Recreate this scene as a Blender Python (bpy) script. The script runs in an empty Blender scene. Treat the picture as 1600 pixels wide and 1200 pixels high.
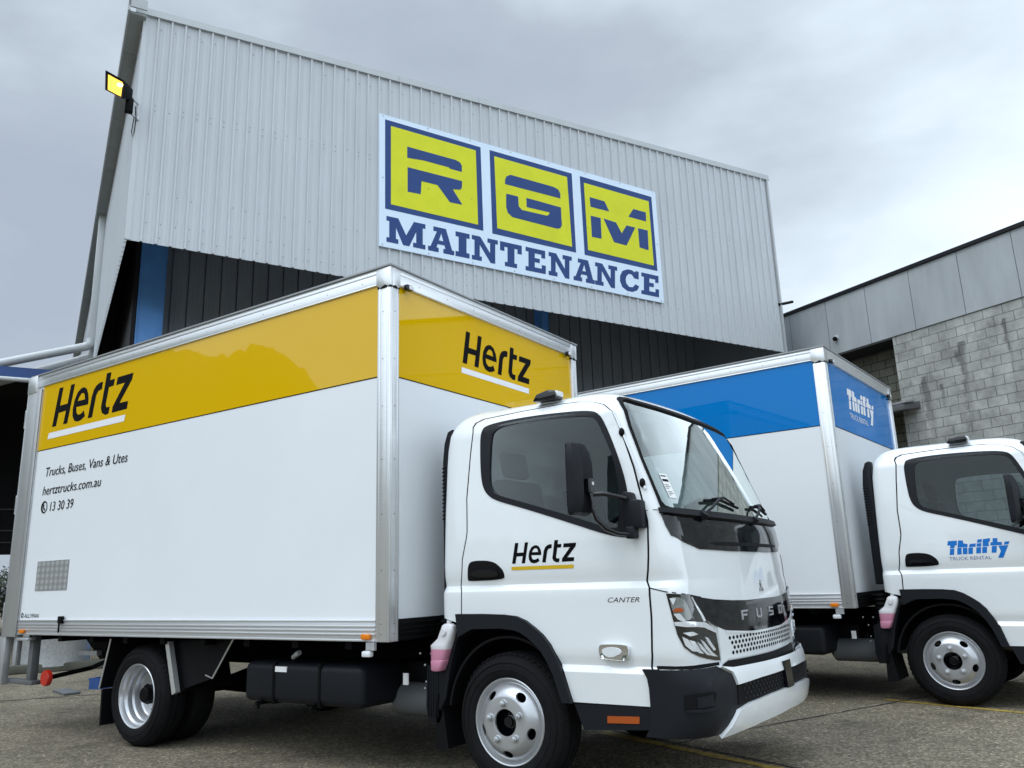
import bpy, bmesh, math, random
import numpy as np
from mathutils import Vector, Matrix
random.seed(7)
R = math.radians
sc = bpy.context.scene
COL = sc.collection

# ------------------------------------------------------------------ camera
cam = bpy.data.objects.new('camera', bpy.data.cameras.new('camera'))
COL.objects.link(cam); sc.camera = cam
CP = np.array([3.508, -3.8265, 1.171]); yaw, pitch, roll = -0.5876, 0.2372, -0.0321
fw = np.array([math.sin(yaw)*math.cos(pitch), math.cos(yaw)*math.cos(pitch), math.sin(pitch)])
rt = np.array([math.cos(yaw), -math.sin(yaw), 0]); up = np.cross(rt, fw)
r2 = rt*math.cos(roll)+up*math.sin(roll); u2 = -rt*math.sin(roll)+up*math.cos(roll)
cam.matrix_world = Matrix(((r2[0], u2[0], -fw[0], CP[0]), (r2[1], u2[1], -fw[1], CP[1]), (r2[2], u2[2], -fw[2], CP[2]), (0, 0, 0, 1)))
cam.data.sensor_width = 36; cam.data.lens = 28.42; cam.data.clip_end = 2000; cam.data.clip_start = .05

# ------------------------------------------------------------------ sky, sun, exposure
SUN_EL, SUN_AZ = R(52), R(205)          # behind the photographer, veiled by cloud
w = bpy.data.worlds.new("World"); sc.world = w; w.use_nodes = True
nt = w.node_tree; nt.nodes.clear()
def N(t, **k):
    n = nt.nodes.new(t)
    for a, b in k.items(): setattr(n, a, b)
    return n
out = N('ShaderNodeOutputWorld')
sky = N('ShaderNodeTexSky', sky_type='NISHITA', sun_disc=False); sky.sun_elevation = SUN_EL; sky.sun_rotation = SUN_AZ
b1 = N('ShaderNodeBackground'); b1.inputs[1].default_value = .1
nt.links.new(sky.outputs[0], b1.inputs[0])
tc = N('ShaderNodeTexCoord')
sep = N('ShaderNodeSeparateXYZ'); nt.links.new(tc.outputs['Generated'], sep.inputs[0])
mp = N('ShaderNodeMapping'); mp.inputs['Scale'].default_value = (1, 1, 2.2); mp.inputs['Location'].default_value = (.35, .2, .1)
nt.links.new(tc.outputs['Generated'], mp.inputs[0])
n1 = N('ShaderNodeTexNoise'); n1.inputs['Scale'].default_value = 1.7; n1.inputs['Detail'].default_value = 7; n1.inputs['Roughness'].default_value = .52
nt.links.new(mp.outputs[0], n1.inputs['Vector'])
def math_(op, a, b=None, c=None):
    m = N('ShaderNodeMath', operation=op)
    for i, v in enumerate((a, b, c)):
        if v is None: continue
        if isinstance(v, (int, float)): m.inputs[i].default_value = v
        else: nt.links.new(v, m.inputs[i])
    return m.outputs[0]
# brighter towards the low sky in the north-east (+x, +y), and brightest overhead and in the south where the sun stands
ne = math_('MULTIPLY_ADD', sep.outputs[0], .55, math_('MULTIPLY', sep.outputs[1], .55))
low = math_('SUBTRACT', .85, sep.outputs[2])
glow = math_('MULTIPLY', math_('MAXIMUM', ne, 0.0), math_('MAXIMUM', low, 0.0))
south = math_('MAXIMUM', math_('MULTIPLY_ADD', sep.outputs[1], -.75, math_('MULTIPLY', sep.outputs[2], .35)), 0.0)
zen = math_('MULTIPLY', math_('POWER', math_('MAXIMUM', sep.outputs[2], 0.0), 4.0), 1.2)
val = math_('ADD', math_('ADD', math_('MULTIPLY', glow, 1.95), math_('MULTIPLY', south, .95)), zen)
nz = math_('MULTIPLY', math_('SUBTRACT', n1.outputs['Fac'], .5), 1.35)
tot = math_('ADD', val, nz)
cr = N('ShaderNodeValToRGB'); nt.links.new(tot, cr.inputs[0])
e = cr.color_ramp.elements
e[0].position = 0.0; e[0].color = (.425, .49, .585, 1)
e[1].position = .5; e[1].color = (.83, .95, 1.06, 1)
x = e.new(.16); x.color = (.49, .56, .645, 1)
gain = math_('MULTIPLY_ADD', math_('MAXIMUM', math_('SUBTRACT', val, .42), 0.0), 2.0, 1.0)
b2 = N('ShaderNodeBackground'); nt.links.new(cr.outputs[0], b2.inputs[0]); nt.links.new(gain, b2.inputs[1])
mx = N('ShaderNodeMixShader'); mx.inputs[0].default_value = .92
nt.links.new(b1.outputs[0], mx.inputs[1]); nt.links.new(b2.outputs[0], mx.inputs[2]); nt.links.new(mx.outputs[0], out.inputs[0])

sun = bpy.data.objects.new('sun', bpy.data.lights.new('sun', 'SUN')); COL.objects.link(sun)
sun.data.energy = .5; sun.data.angle = R(25); sun.data.color = (1, .97, .93)
sd = Vector((math.sin(SUN_AZ)*math.cos(SUN_EL), math.cos(SUN_AZ)*math.cos(SUN_EL), math.sin(SUN_EL)))
sun.rotation_euler = sd.to_track_quat('Z', 'Y').to_euler(); sun.location = (0, -20, 30)
vs = sc.view_settings; vs.view_transform = 'Standard'; vs.look = 'None'; vs.exposure = 0.1; vs.gamma = 1
sc.render.engine = 'CYCLES'

# ------------------------------------------------------------------ materials
def mat(name, col, rough=.5, metal=0., spec=.5, var=0., vscale=3., bump=0., bscale=60., vec='Object', stretch=(1, 1, 1), coat=0., emit=None, dirt=None, trans=0.):
    m = bpy.data.materials.new(name); m.use_nodes = True
    t = m.node_tree; p = t.nodes['Principled BSDF']
    p.inputs['Base Color'].default_value = (*col, 1); p.inputs['Roughness'].default_value = rough
    p.inputs['Metallic'].default_value = metal; p.inputs['Specular IOR Level'].default_value = spec
    p.inputs['Coat Weight'].default_value = coat; p.inputs['Coat Roughness'].default_value = .03
    p.inputs['Transmission Weight'].default_value = trans
    if emit: p.inputs['Emission Color'].default_value = (*emit[0], 1); p.inputs['Emission Strength'].default_value = emit[1]
    if var or bump or dirt:
        c = t.nodes.new('ShaderNodeTexCoord'); mpn = t.nodes.new('ShaderNodeMapping'); mpn.inputs['Scale'].default_value = stretch
        t.links.new(c.outputs[vec], mpn.inputs[0])
    if var:
        n = t.nodes.new('ShaderNodeTexNoise'); n.inputs['Scale'].default_value = vscale; n.inputs['Detail'].default_value = 6; n.inputs['Roughness'].default_value = .6
        t.links.new(mpn.outputs[0], n.inputs['Vector'])
        hs = t.nodes.new('ShaderNodeMapRange'); hs.inputs['From Min'].default_value = .3; hs.inputs['From Max'].default_value = .7
        hs.inputs['To Min'].default_value = 1-var; hs.inputs['To Max'].default_value = 1+var
        t.links.new(n.outputs['Fac'], hs.inputs['Value'])
        mm = t.nodes.new('ShaderNodeMix'); mm.data_type = 'RGBA'; mm.blend_type = 'MULTIPLY'; mm.inputs['Factor'].default_value = 1
        mm.inputs[6].default_value = (*col, 1); t.links.new(hs.outputs[0], mm.inputs[7])
        t.links.new(mm.outputs[2], p.inputs['Base Color'])
        hr = t.nodes.new('ShaderNodeMath'); hr.operation = 'MULTIPLY_ADD'; hr.inputs[1].default_value = .18*var*3; hr.inputs[2].default_value = max(rough-.09*var*3, .02)
        t.links.new(n.outputs['Fac'], hr.inputs[0]); t.links.new(hr.outputs[0], p.inputs['Roughness'])
    if bump:
        n = t.nodes.new('ShaderNodeTexNoise'); n.inputs['Scale'].default_value = bscale; n.inputs['Detail'].default_value = 4
        t.links.new(mpn.outputs[0], n.inputs['Vector'])
        b = t.nodes.new('ShaderNodeBump'); b.inputs['Strength'].default_value = bump; b.inputs['Distance'].default_value = .01
        t.links.new(n.outputs['Fac'], b.inputs['Height']); t.links.new(b.outputs[0], p.inputs['Normal'])
    return m
def glass(name, tint, refl=1.0):
    m = bpy.data.materials.new(name); m.use_nodes = True; t = m.node_tree; t.nodes.clear()
    o = t.nodes.new('ShaderNodeOutputMaterial'); mx = t.nodes.new('ShaderNodeMixShader')
    tr = t.nodes.new('ShaderNodeBsdfTransparent'); tr.inputs[0].default_value = (*tint, 1)
    g = t.nodes.new('ShaderNodeBsdfGlossy'); g.inputs['Roughness'].default_value = .015; g.inputs[0].default_value = (.95, 1, .98, 1)
    f = t.nodes.new('ShaderNodeFresnel'); f.inputs[0].default_value = 1.52
    ml = t.nodes.new('ShaderNodeMath'); ml.operation = 'MULTIPLY'; ml.inputs[1].default_value = refl; ml.use_clamp = True
    t.links.new(f.outputs[0], ml.inputs[0]); t.links.new(ml.outputs[0], mx.inputs[0])
    t.links.new(tr.outputs[0], mx.inputs[1]); t.links.new(g.outputs[0], mx.inputs[2]); t.links.new(mx.outputs[0], o.inputs[0])
    return m
M = dict(
 cab=mat('white_cab_paint', (.75, .775, .79), .4, coat=1., spec=.4, var=.012, vscale=3),
 panel=mat('white_composite_panel', (.75, .775, .80), .27, spec=.45, var=.022, vscale=.9, bump=.012, bscale=3),
 yellow=mat('yellow_vinyl', (.67, .405, .0), .02, spec=.42),
 blue=mat('blue_vinyl', (.0, .165, .49), .03, spec=.22),
 black=mat('black_print', (.003, .003, .004), .5, spec=.06),
 whiteprint=mat('white_print', (.80, .80, .82), .3),
 blueprint=mat('blue_print', (.0, .15, .52), .4, spec=.3),
 yellowprint=mat('yellow_print', (.62, .40, .01), .3),
 grey_print=mat('grey_print', (.12, .15, .3), .4),
 alu=mat('brushed_aluminium', (.72, .73, .74), .32, metal=.75, var=.06, vscale=8, stretch=(1, 1, 30), bump=.02, bscale=40),
 aluh=mat('ribbed_aluminium', (.60, .61, .62), .38, metal=.6, var=.06, vscale=8, stretch=(.4, 30, 30)),
 galv=mat('galvanised_steel', (.55, .57, .59), .45, metal=.75, var=.15, vscale=25),
 chrome=mat('chrome', (.82, .83, .85), .08, metal=1),
 wheel=mat('silver_wheel_paint', (.50, .51, .53), .30, metal=.65, coat=.3, var=.03, vscale=12),
 tyre=mat('tyre_rubber', (.008, .008, .009), .75, spec=.12, var=.25, vscale=14, bump=.15, bscale=120),
 rubber=mat('black_rubber', (.005, .005, .006), .6, spec=.12),
 plastic=mat('dark_grey_plastic', (.007, .008, .011), .5, spec=.22, bump=.08, bscale=400),
 gloss=mat('gloss_black_plastic', (.004, .004, .006), .06, spec=.5),
 chassis=mat('chassis_black', (.004, .004, .0045), .55, spec=.08, var=.3, vscale=6),
 tread=mat('black_checkerplate', (.007, .007, .008), .6, spec=.10, bump=.3, bscale=55),
 glass_side=glass('tinted_side_glass', (.46, .53, .55), .8),
 glass_front=glass('green_windscreen_glass', (.66, .78, .74), 4.6),
 lens=mat('clear_lamp_lens', (.7, .72, .74), .12, spec=.6),
 amber=mat('amber_lens', (.75, .20, .005), .2),
 amberd=mat('dark_amber_reflector', (.35, .07, .01), .25),
 red=mat('red_reflector', (.45, .02, .01), .3),
 bottlew=mat('translucent_plastic', (.75, .74, .76), .35, trans=.15),
 bottlep=mat('pink_coolant', (.72, .30, .44), .35, trans=.15),
 seat=mat('grey_seat_cloth', (.05, .055, .06), .8, bump=.2),
 wrap=mat('clear_plastic_wrap', (.55, .6, .58), .15, trans=.55, bump=.6, bscale=14),
 interior=mat('cab_interior', (.06, .065, .065), .7),
 paper=mat('paper', (.8, .8, .8), .7),
 reflect=mat('checker_reflector', (.42, .42, .43), .35, metal=.6),
 # setting
 clad=mat('pale_steel_cladding', (.52, .545, .57), .42, spec=.4, var=.055, vscale=1.1, stretch=(2.2, 2.2, .35)),
 screw=mat('rusty_screw', (.10, .09, .08), .6),
 capm=mat('cap_flashing', (.40, .42, .43), .45, var=.05, vscale=2),
 soffit=mat('grey_soffit', (.30, .32, .315), .7, var=.1, vscale=3),
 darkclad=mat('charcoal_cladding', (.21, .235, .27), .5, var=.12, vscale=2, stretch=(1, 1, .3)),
 lampin=mat('lamp_unit_interior', (.014, .0145, .013), .12, coat=1.),
 lampgrey=mat('lamp_reflector_grey', (.22, .23, .22), .25, metal=.3, coat=1.),
 brightref=mat('bright_reflector', (.78, .80, .83), .16, metal=.35, coat=1.),
 lip=mat('shadow_toned_roof_lip', (.30, .31, .32), .5, metal=.4),  # darkened grey puts the shadow line along the roof edge into the colour
 aludull=mat('dull_aluminium', (.45, .455, .46), .4, metal=.6, var=.05, vscale=6),
 kerbm=mat('mossy_concrete', (.085, .083, .065), .9, var=.35, vscale=2.5),
 letterm=mat('satin_chrome_letters', (.40, .41, .43), .3, metal=.4),
 awn=mat('dark_grey_metal', (.10, .105, .11), .6, var=.1),
 under=mat('unlit_interior_black', (.010, .010, .012), .9),  # near-black colour stands in for the shade inside the canopy and shed
 steelblue=mat('blue_painted_steel', (.12, .33, .74), .42, var=.12, vscale=2.5),
 bluedark=mat('blue_fascia', (.02, .065, .22), .45, var=.08),
 pipe=mat('grey_pvc_pipe', (.56, .58, .59), .4, var=.06, vscale=2),
 signw=mat('sign_white', (.66, .77, .90), .45, spec=.2, var=.02, vscale=1.5),
 signb=mat('sign_blue', (.036, .070, .205), .5, spec=.12, var=.06, vscale=3),
 signy=mat('sign_yellow', (.64, .65, .03), .5, spec=.15, var=.05, vscale=2.5),
 lampglow=mat('sodium_lamp_glow', (.9, .6, .05), .3, emit=((1., .47, .02), 1.35)),
 lampcore=mat('lamp_arc', (1, .9, .5), .3, emit=((1., .82, .25), 9)),
 panelgrey=None, leaf=mat('leaf_green', (.035, .06, .02), .6, var=.5, vscale=4),
 leaf2=mat('leaf_olive', (.06, .075, .03), .6, var=.5, vscale=4),
 bark=mat('bark', (.06, .045, .03), .9, var=.4),
 paint_y=mat('worn_yellow_line', (.36, .25, .045), .75, var=.5, vscale=18),
 joint=mat('pavement_joint_tar', (.022, .021, .02), .9),
 conc=mat('pale_concrete', (.24, .23, .21), .85, var=.25, vscale=2, bump=.3, bscale=60),
)

def brick_mat(name, a, b, mortar, bw, bh, msize, stain=True):
    m = bpy.data.materials.new(name); m.use_nodes = True; t = m.node_tree; p = t.nodes['Principled BSDF']
    p.inputs['Roughness'].default_value = .9; p.inputs['Specular IOR Level'].default_value = .25
    c = t.nodes.new('ShaderNodeTexCoord'); mpn = t.nodes.new('ShaderNodeMapping')
    mpn.inputs['Rotation'].default_value = (0, 0, 0)
    sp = t.nodes.new('ShaderNodeSeparateXYZ'); cb = t.nodes.new('ShaderNodeCombineXYZ')
    t.links.new(c.outputs['Object'], sp.inputs[0]); t.links.new(sp.outputs[1], cb.inputs[0]); t.links.new(sp.outputs[2], cb.inputs[1])
    br = t.nodes.new('ShaderNodeTexBrick'); br.offset = .5
    br.inputs['Color1'].default_value = (*a, 1); br.inputs['Color2'].default_value = (*b, 1); br.inputs['Mortar'].default_value = (*mortar, 1)
    br.inputs['Scale'].default_value = 1; br.inputs['Mortar Size'].default_value = msize; br.inputs['Mortar Smooth'].default_value = .3
    br.inputs['Brick Width'].default_value = bw; br.inputs['Row Height'].default_value = bh; br.inputs['Bias'].default_value = 0
    t.links.new(cb.outputs[0], br.inputs['Vector'])
    n = t.nodes.new('ShaderNodeTexNoise'); n.inputs['Scale'].default_value = 2.3; n.inputs['Detail'].default_value = 9; n.inputs['Roughness'].default_value = .72
    t.links.new(c.outputs['Object'], n.inputs['Vector'])
    r = t.nodes.new('ShaderNodeMapRange'); r.inputs['From Min'].default_value = .3; r.inputs['From Max'].default_value = .7; r.inputs['To Min'].default_value = .55; r.inputs['To Max'].default_value = 1.25
    t.links.new(n.outputs['Fac'], r.inputs['Value'])
    mm = t.nodes.new('ShaderNodeMix'); mm.data_type = 'RGBA'; mm.blend_type = 'MULTIPLY'; mm.inputs['Factor'].default_value = 1
    t.links.new(br.outputs['Color'], mm.inputs[6]); t.links.new(r.outputs[0], mm.inputs[7])
    last = mm.outputs[2]
    if stain:   # black mould runs down the blocks at fixed places (object y = metres along the wall)
        for (yy, wd, z0, z1) in ((-3.62, .10, 5.68, 3.6), (-2.74, .12, 5.15, 3.4), (-4.6, .06, 5.9, 4.6), (-3.1, .05, 4.9, 4.3)):
            def mt(op, a_, b_=None):
                q = t.nodes.new('ShaderNodeMath'); q.operation = op
                for i, v in enumerate((a_, b_)):
                    if v is None: continue
                    if isinstance(v, (int, float)): q.inputs[i].default_value = v
                    else: t.links.new(v, q.inputs[i])
                return q.outputs[0]
            wob = mt('MULTIPLY', mt('SUBTRACT', n.outputs['Fac'], .5), wd*5.0)
            d = mt('DIVIDE', mt('ABSOLUTE', mt('ADD', mt('SUBTRACT', sp.outputs[1], yy), wob)), wd)
            a1 = mt('MAXIMUM', mt('SUBTRACT', 1.0, d), 0.0)
            q = t.nodes.new('ShaderNodeMapRange'); q.inputs['From Min'].default_value = z1; q.inputs['From Max'].default_value = z0; q.inputs['To Min'].default_value = .1; q.inputs['To Max'].default_value = 1
            t.links.new(sp.outputs[2], q.inputs['Value'])
            top = mt('LESS_THAN', sp.outputs[2], z0)
            fac = mt('MULTIPLY', mt('MULTIPLY', mt('MINIMUM', mt('MULTIPLY', a1, 1.6), 1.0), q.outputs[0]), mt('MULTIPLY', top, .6))
            m2 = t.nodes.new('ShaderNodeMix'); m2.data_type = 'RGBA'; t.links.new(fac, m2.inputs['Factor'])
            t.links.new(last, m2.inputs[6]); m2.inputs[7].default_value = (.03, .032, .028, 1); last = m2.outputs[2]
    t.links.new(last, p.inputs['Base Color'])
    b_ = t.nodes.new('ShaderNodeBump'); b_.inputs['Strength'].default_value = .6; b_.inputs['Distance'].default_value = .012; b_.invert = True
    t.links.new(br.outputs['Fac'], b_.inputs['Height']); t.links.new(b_.outputs[0], p.inputs['Normal'])
    return m
M['block'] = brick_mat('grey_block_wall', (.42, .425, .40), (.35, .355, .335), (.20, .203, .193), .40, .20, .009)
M['block2'] = brick_mat('dark_block_wall', (.26, .25, .20), (.20, .195, .16), (.045, .045, .04), .40, .20, .009, False)
M['panelgrey'] = mat('grey_precast_panel', (.36, .38, .395), .75, spec=.3, var=.13, vscale=1.4, stretch=(1, 1.6, .45))

def asphalt():
    m = bpy.data.materials.new('weathered_asphalt'); m.use_nodes = True; t = m.node_tree; p = t.nodes['Principled BSDF']
    p.inputs['Roughness'].default_value = .88; p.inputs['Specular IOR Level'].default_value = .35
    c = t.nodes.new('ShaderNodeTexCoord')
    def noise(s, d=4, r=.6):
        n = t.nodes.new('ShaderNodeTexNoise'); n.inputs['Scale'].default_value = s; n.inputs['Detail'].default_value = d; n.inputs['Roughness'].default_value = r
        t.links.new(c.outputs['Object'], n.inputs['Vector']); return n
    v = t.nodes.new('ShaderNodeTexVoronoi'); v.inputs['Scale'].default_value = 68; t.links.new(c.outputs['Object'], v.inputs['Vector'])
    r1 = t.nodes.new('ShaderNodeValToRGB'); e = r1.color_ramp.elements
    e[0].position = .0; e[0].color = (.060, .054, .042, 1); e[1].position = 1.; e[1].color = (.36, .33, .265, 1)
    x = e.new(.45); x.color = (.105, .096, .077, 1); x = e.new(.75); x.color = (.178, .163, .131, 1)
    t.links.new(v.outputs['Color'], r1.inputs[0])
    n2 = noise(.55, 8, .65); n3 = noise(9, 5, .6)
    def mul(a, b, lo, hi, f0=.3, f1=.7):
        r = t.nodes.new('ShaderNodeMapRange'); r.inputs['From Min'].default_value = f0; r.inputs['From Max'].default_value = f1
        r.inputs['To Min'].default_value = lo; r.inputs['To Max'].default_value = hi
        t.links.new(b, r.inputs['Value'])
        mm = t.nodes.new('ShaderNodeMix'); mm.data_type = 'RGBA'; mm.blend_type = 'MULTIPLY'; mm.inputs['Factor'].default_value = 1
        t.links.new(a, mm.inputs[6]); t.links.new(r.outputs[0], mm.inputs[7]); return mm.outputs[2]
    n4 = noise(1.7, 3, .5); o = mul(r1.outputs[0], n2.outputs['Fac'], .60, 1.30); o = mul(o, n3.outputs['Fac'], .84, 1.14); o = mul(o, n4.outputs['Fac'], .55, 1.0, .30, .42)
    g_ = t.nodes.new('ShaderNodeMix'); g_.data_type = 'RGBA'; g_.blend_type = 'MULTIPLY'; g_.inputs['Factor'].default_value = 1; g_.inputs[7].default_value = (1.24, 1.15, 1.02, 1); t.links.new(o, g_.inputs[6])
    t.links.new(g_.outputs[2], p.inputs['Base Color'])
    b_ = t.nodes.new('ShaderNodeBump'); b_.inputs['Strength'].default_value = .6; b_.inputs['Distance'].default_value = .004
    t.links.new(v.outputs['Distance'], b_.inputs['Height']); t.links.new(b_.outputs[0], p.inputs['Normal'])
    return m
M['asphalt'] = asphalt()

# ------------------------------------------------------------------ mesh helpers
class MB:
    def __init__(s): s.v = []; s.f = []; s.mi = []; s.mats = []
    def add(s, v, f, m=0):
        o = len(s.v); s.v += [tuple(map(float, p)) for p in v]; s.f += [tuple(i+o for i in q) for q in f]; s.mi += [m]*len(f); return s
    def box(s, x0, x1, y0, y1, z0, z1, m=0):
        v = [(x, y, z) for z in (z0, z1) for y in (y0, y1) for x in (x0, x1)]
        return s.add(v, [(0, 2, 3, 1), (4, 5, 7, 6), (0, 1, 5, 4), (2, 6, 7, 3), (0, 4, 6, 2), (1, 3, 7, 5)], m)
    def prism(s, poly, axis, a, b, m=0):
        """poly in the two other axes (x,y,z order), extruded along axis"""
        def pt(p, t):
            q = list(p); q.insert(axis, t); return q
        n = len(poly); v = [pt(p, a) for p in poly]+[pt(p, b) for p in poly]
        return s.add(v, [tuple(range(n)), tuple(range(2*n-1, n-1, -1))]+[(i, i+n, (i+1) % n+n, (i+1) % n) for i in range(n)], m)
    def tube(s, pts, r, n=10, m=0):
        pts = [Vector(p) for p in pts]; k = len(pts); rs = r if isinstance(r, (list, tuple)) else [r]*k
        rings = []; prev = None
        for i, p in enumerate(pts):
            d = (pts[min(i+1, k-1)]-pts[max(i-1, 0)]).normalized()
            a = prev if prev is not None else (Vector((0, 0, 1)) if abs(d.z) < .9 else Vector((1, 0, 0)))
            a = (a-d*a.dot(d)).normalized(); b = d.cross(a); prev = a
            rings += [p+(a*math.cos(2*math.pi*j/n)+b*math.sin(2*math.pi*j/n))*rs[i] for j in range(n)]
        f = [(i*n+j, i*n+(j+1) % n, (i+1)*n+(j+1) % n, (i+1)*n+j) for i in range(k-1) for j in range(n)]
        f += [tuple(range(n-1, -1, -1)), tuple((k-1)*n+j for j in range(n))]
        return s.add(rings, f, m)
    def lathe(s, prof, c, n=64, m=0, ysign=1, close=False):
        """prof: (radius, offset along y); axis = y through c"""
        v = []; k = len(prof)
        for r, y in prof:
            v += [(c[0]+r*math.cos(2*math.pi*j/n), c[1]+ysign*y, c[2]+r*math.sin(2*math.pi*j/n)) for j in range(n)]
        f = [(i*n+j, (i+1)*n+j, (i+1)*n+(j+1) % n, i*n+(j+1) % n) for i in range(k-1 if not close else k) for j in range(n)]
        f = [tuple(q % (k*n) for q in a) for a in f]
        return s.add(v, f, m)
    def sphere(s, c, r, n=16, m=0):
        k = n//2; v = []; f = []
        for i in range(k+1):
            a = math.pi*i/k
            v += [(c[0]+r[0]*math.sin(a)*math.cos(2*math.pi*j/n), c[1]+r[1]*math.sin(a)*math.sin(2*math.pi*j/n), c[2]+r[2]*math.cos(a)) for j in range(n)]
        f = [(i*n+j, (i+1)*n+j, (i+1)*n+(j+1) % n, i*n+(j+1) % n) for i in range(k) for j in range(n)]
        return s.add(v, f, m)
    def build(s, name, mats, parent=None, smooth=None, bevel=0, fix=True, bseg=2):
        me = bpy.data.meshes.new(name); me.from_pydata(s.v, [], s.f)
        for m in (mats if isinstance(mats, (list, tuple)) else [mats]): me.materials.append(m)
        for p, i in zip(me.polygons, s.mi): p.material_index = i
        bm = bmesh.new(); bm.from_mesh(me)
        bmesh.ops.remove_doubles(bm, verts=bm.verts, dist=1e-5)
        bmesh.ops.dissolve_degenerate(bm, edges=bm.edges, dist=1e-6)
        if bevel:
            bmesh.ops.bevel(bm, geom=[e for e in bm.edges if len(e.link_faces) == 2 and e.calc_face_angle(0) > .5], offset=bevel, segments=bseg, affect='EDGES', profile=.5, clamp_overlap=True)
        if fix: bmesh.ops.recalc_face_normals(bm, faces=bm.faces)
        bm.to_mesh(me); bm.free()
        if smooth is not None: shade(me, smooth)
        return link(name, me, parent)
def absorb(o, mb, m):
    """small surface detail (rivets) becomes part of the mesh it sits on"""
    me = bpy.data.meshes.new('t'); me.from_pydata(mb.v, [], mb.f); k = len(o.data.materials); o.data.materials.append(m)
    for p in me.polygons: p.material_index = k; p.use_smooth = True
    bm = bmesh.new(); bm.from_mesh(o.data); bm.from_mesh(me); bm.to_mesh(o.data); bm.free(); bpy.data.meshes.remove(me)
def shade(me, ang):
    me.polygons.foreach_set('use_smooth', [True]*len(me.polygons)); me.set_sharp_from_angle(angle=R(ang)); me.update()
def link(name, me, parent=None):
    o = bpy.data.objects.new(name, me); COL.objects.link(o)
    if parent: o.parent = parent
    return o
def thing(name, label, cat, loc=(0, 0, 0), rz=0, group=None):
    o = bpy.data.objects.new(name, None); COL.objects.link(o); o.location = loc; o.rotation_euler = (0, 0, rz); o.empty_display_size = .3
    return tag(o, label, cat, group)
def tag(o, label, cat, group=None):
    o['label'] = label; o['category'] = cat
    if group: o['group'] = group
    return o
def struct(o): o['kind'] = 'structure'; return o
def chaikin(p, it=2):
    for _ in range(it):
        q = []
        for i in range(len(p)):
            a, b = p[i], p[(i+1) % len(p)]
            q += [(a[0]*.75+b[0]*.25, a[1]*.75+b[1]*.25), (a[0]*.25+b[0]*.75, a[1]*.25+b[1]*.75)]
        p = q
    return p
def grow(p, d):
    ar = sum(p[i][0]*p[(i+1) % len(p)][1]-p[(i+1) % len(p)][0]*p[i][1] for i in range(len(p))); sg = 1 if ar > 0 else -1
    o = []
    for i in range(len(p)):
        a, b, c = map(Vector, (p[i-1], p[i], p[(i+1) % len(p)]))
        n1 = Vector(((b-a).y, -(b-a).x)).normalized(); n2 = Vector(((c-b).y, -(c-b).x)).normalized(); n = n1+n2
        n = n/max(n.dot(n1), .35)*1.0
        o.append((b.x+sg*n.x*d, b.y+sg*n.y*d))
    return o
def fill2d(loops, cell=None):
    bm = bmesh.new(); es = []
    for lp in loops:
        vs_ = [bm.verts.new((p[0], p[1], 0)) for p in lp]
        es += [bm.edges.new((vs_[i], vs_[(i+1) % len(vs_)])) for i in range(len(vs_))]
    bmesh.ops.triangle_fill(bm, edges=es, use_beauty=True, use_dissolve=False)
    if cell:
        cx_, cy_ = cell if isinstance(cell, tuple) else (cell, cell)
        xs = [v.co.x for v in bm.verts]; ys = [v.co.y for v in bm.verts]
        for ax, lo, hi, cell in ((0, min(xs), max(xs), cx_), (1, min(ys), max(ys), cy_)):
            ts = cell if isinstance(cell, list) else [math.floor(lo/cell)*cell+cell*(q+1) for q in range(int((hi-lo)/cell)+2)]
            for t in ts:
                if not lo+1e-4 < t < hi-1e-4: continue
                co = [0, 0, 0]; no = [0, 0, 0]; co[ax] = t; no[ax] = 1
                bmesh.ops.bisect_plane(bm, geom=bm.verts[:]+bm.edges[:]+bm.faces[:], plane_co=co, plane_no=no, dist=1e-5)
    bm.verts.index_update()
    V = [(v.co.x, v.co.y) for v in bm.verts]; F = [tuple(v.index for v in f.verts) for f in bm.faces]
    B = [(e.verts[0].index, e.verts[1].index) for e in bm.edges if len(e.link_faces) == 1]
    bm.free(); return V, F, B
def patch(mb, loops, fn, a, b, cell=.05, m=0):
    """lay flat loops over the surface fn(s,t)->(point,normal), from offset a to offset b (b None: single sheet)"""
    V, F, B = fill2d(loops, cell)
    pn = [fn(*p) for p in V]
    if b is None: return mb.add([p+n*a for p, n in pn], F, m)
    n_ = len(V); vv = [p+n*b for p, n in pn]+[p+n*a for p, n in pn]
    ff = list(F)+[tuple(i+n_ for i in reversed(f)) for f in F]+[(i, j, j+n_, i+n_) for i, j in B]
    return mb.add(vv, ff, m)
def plane_fn(o, ex, ey):
    o, ex, ey = map(np.array, (o, ex, ey)); n = np.cross(ex, ey); n = n/np.linalg.norm(n)
    return lambda u, v: (o+ex*u+ey*v, n)
def text_loops(s, shear=0., space=1.0):
    """text as a triangulated flat mesh in its own 2D units (cap height about .7)"""
    cu = bpy.data.curves.new('t', 'FONT'); cu.body = s; cu.shear = shear; cu.space_character = space; cu.resolution_u = 3
    o = bpy.data.objects.new('t', cu); COL.objects.link(o)
    dg = bpy.context.evaluated_depsgraph_get(); me = bpy.data.meshes.new_from_object(o.evaluated_get(dg))
    V = [(v.co.x, v.co.y) for v in me.vertices]; F = [tuple(p.vertices) for p in me.polygons]
    bpy.data.objects.remove(o); bpy.data.curves.remove(cu); bpy.data.meshes.remove(me)
    x0 = min(v[0] for v in V); x1 = max(v[0] for v in V)
    return [((v[0]-x0)/(x1-x0), v[1]) for v in V], F, x1-x0
def put_text(mb, s, fn, off, u0, v0, width, capz, shear=0., space=1., m=0, dv=0.):
    V, F, wd = text_loops(s, shear, space); k = capz/.73
    pts = []
    for a, b in V:
        p, n = fn(u0+a*width, v0+b*k+dv*a); pts.append(p+n*off)
    mb.add(pts, F, m)
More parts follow.
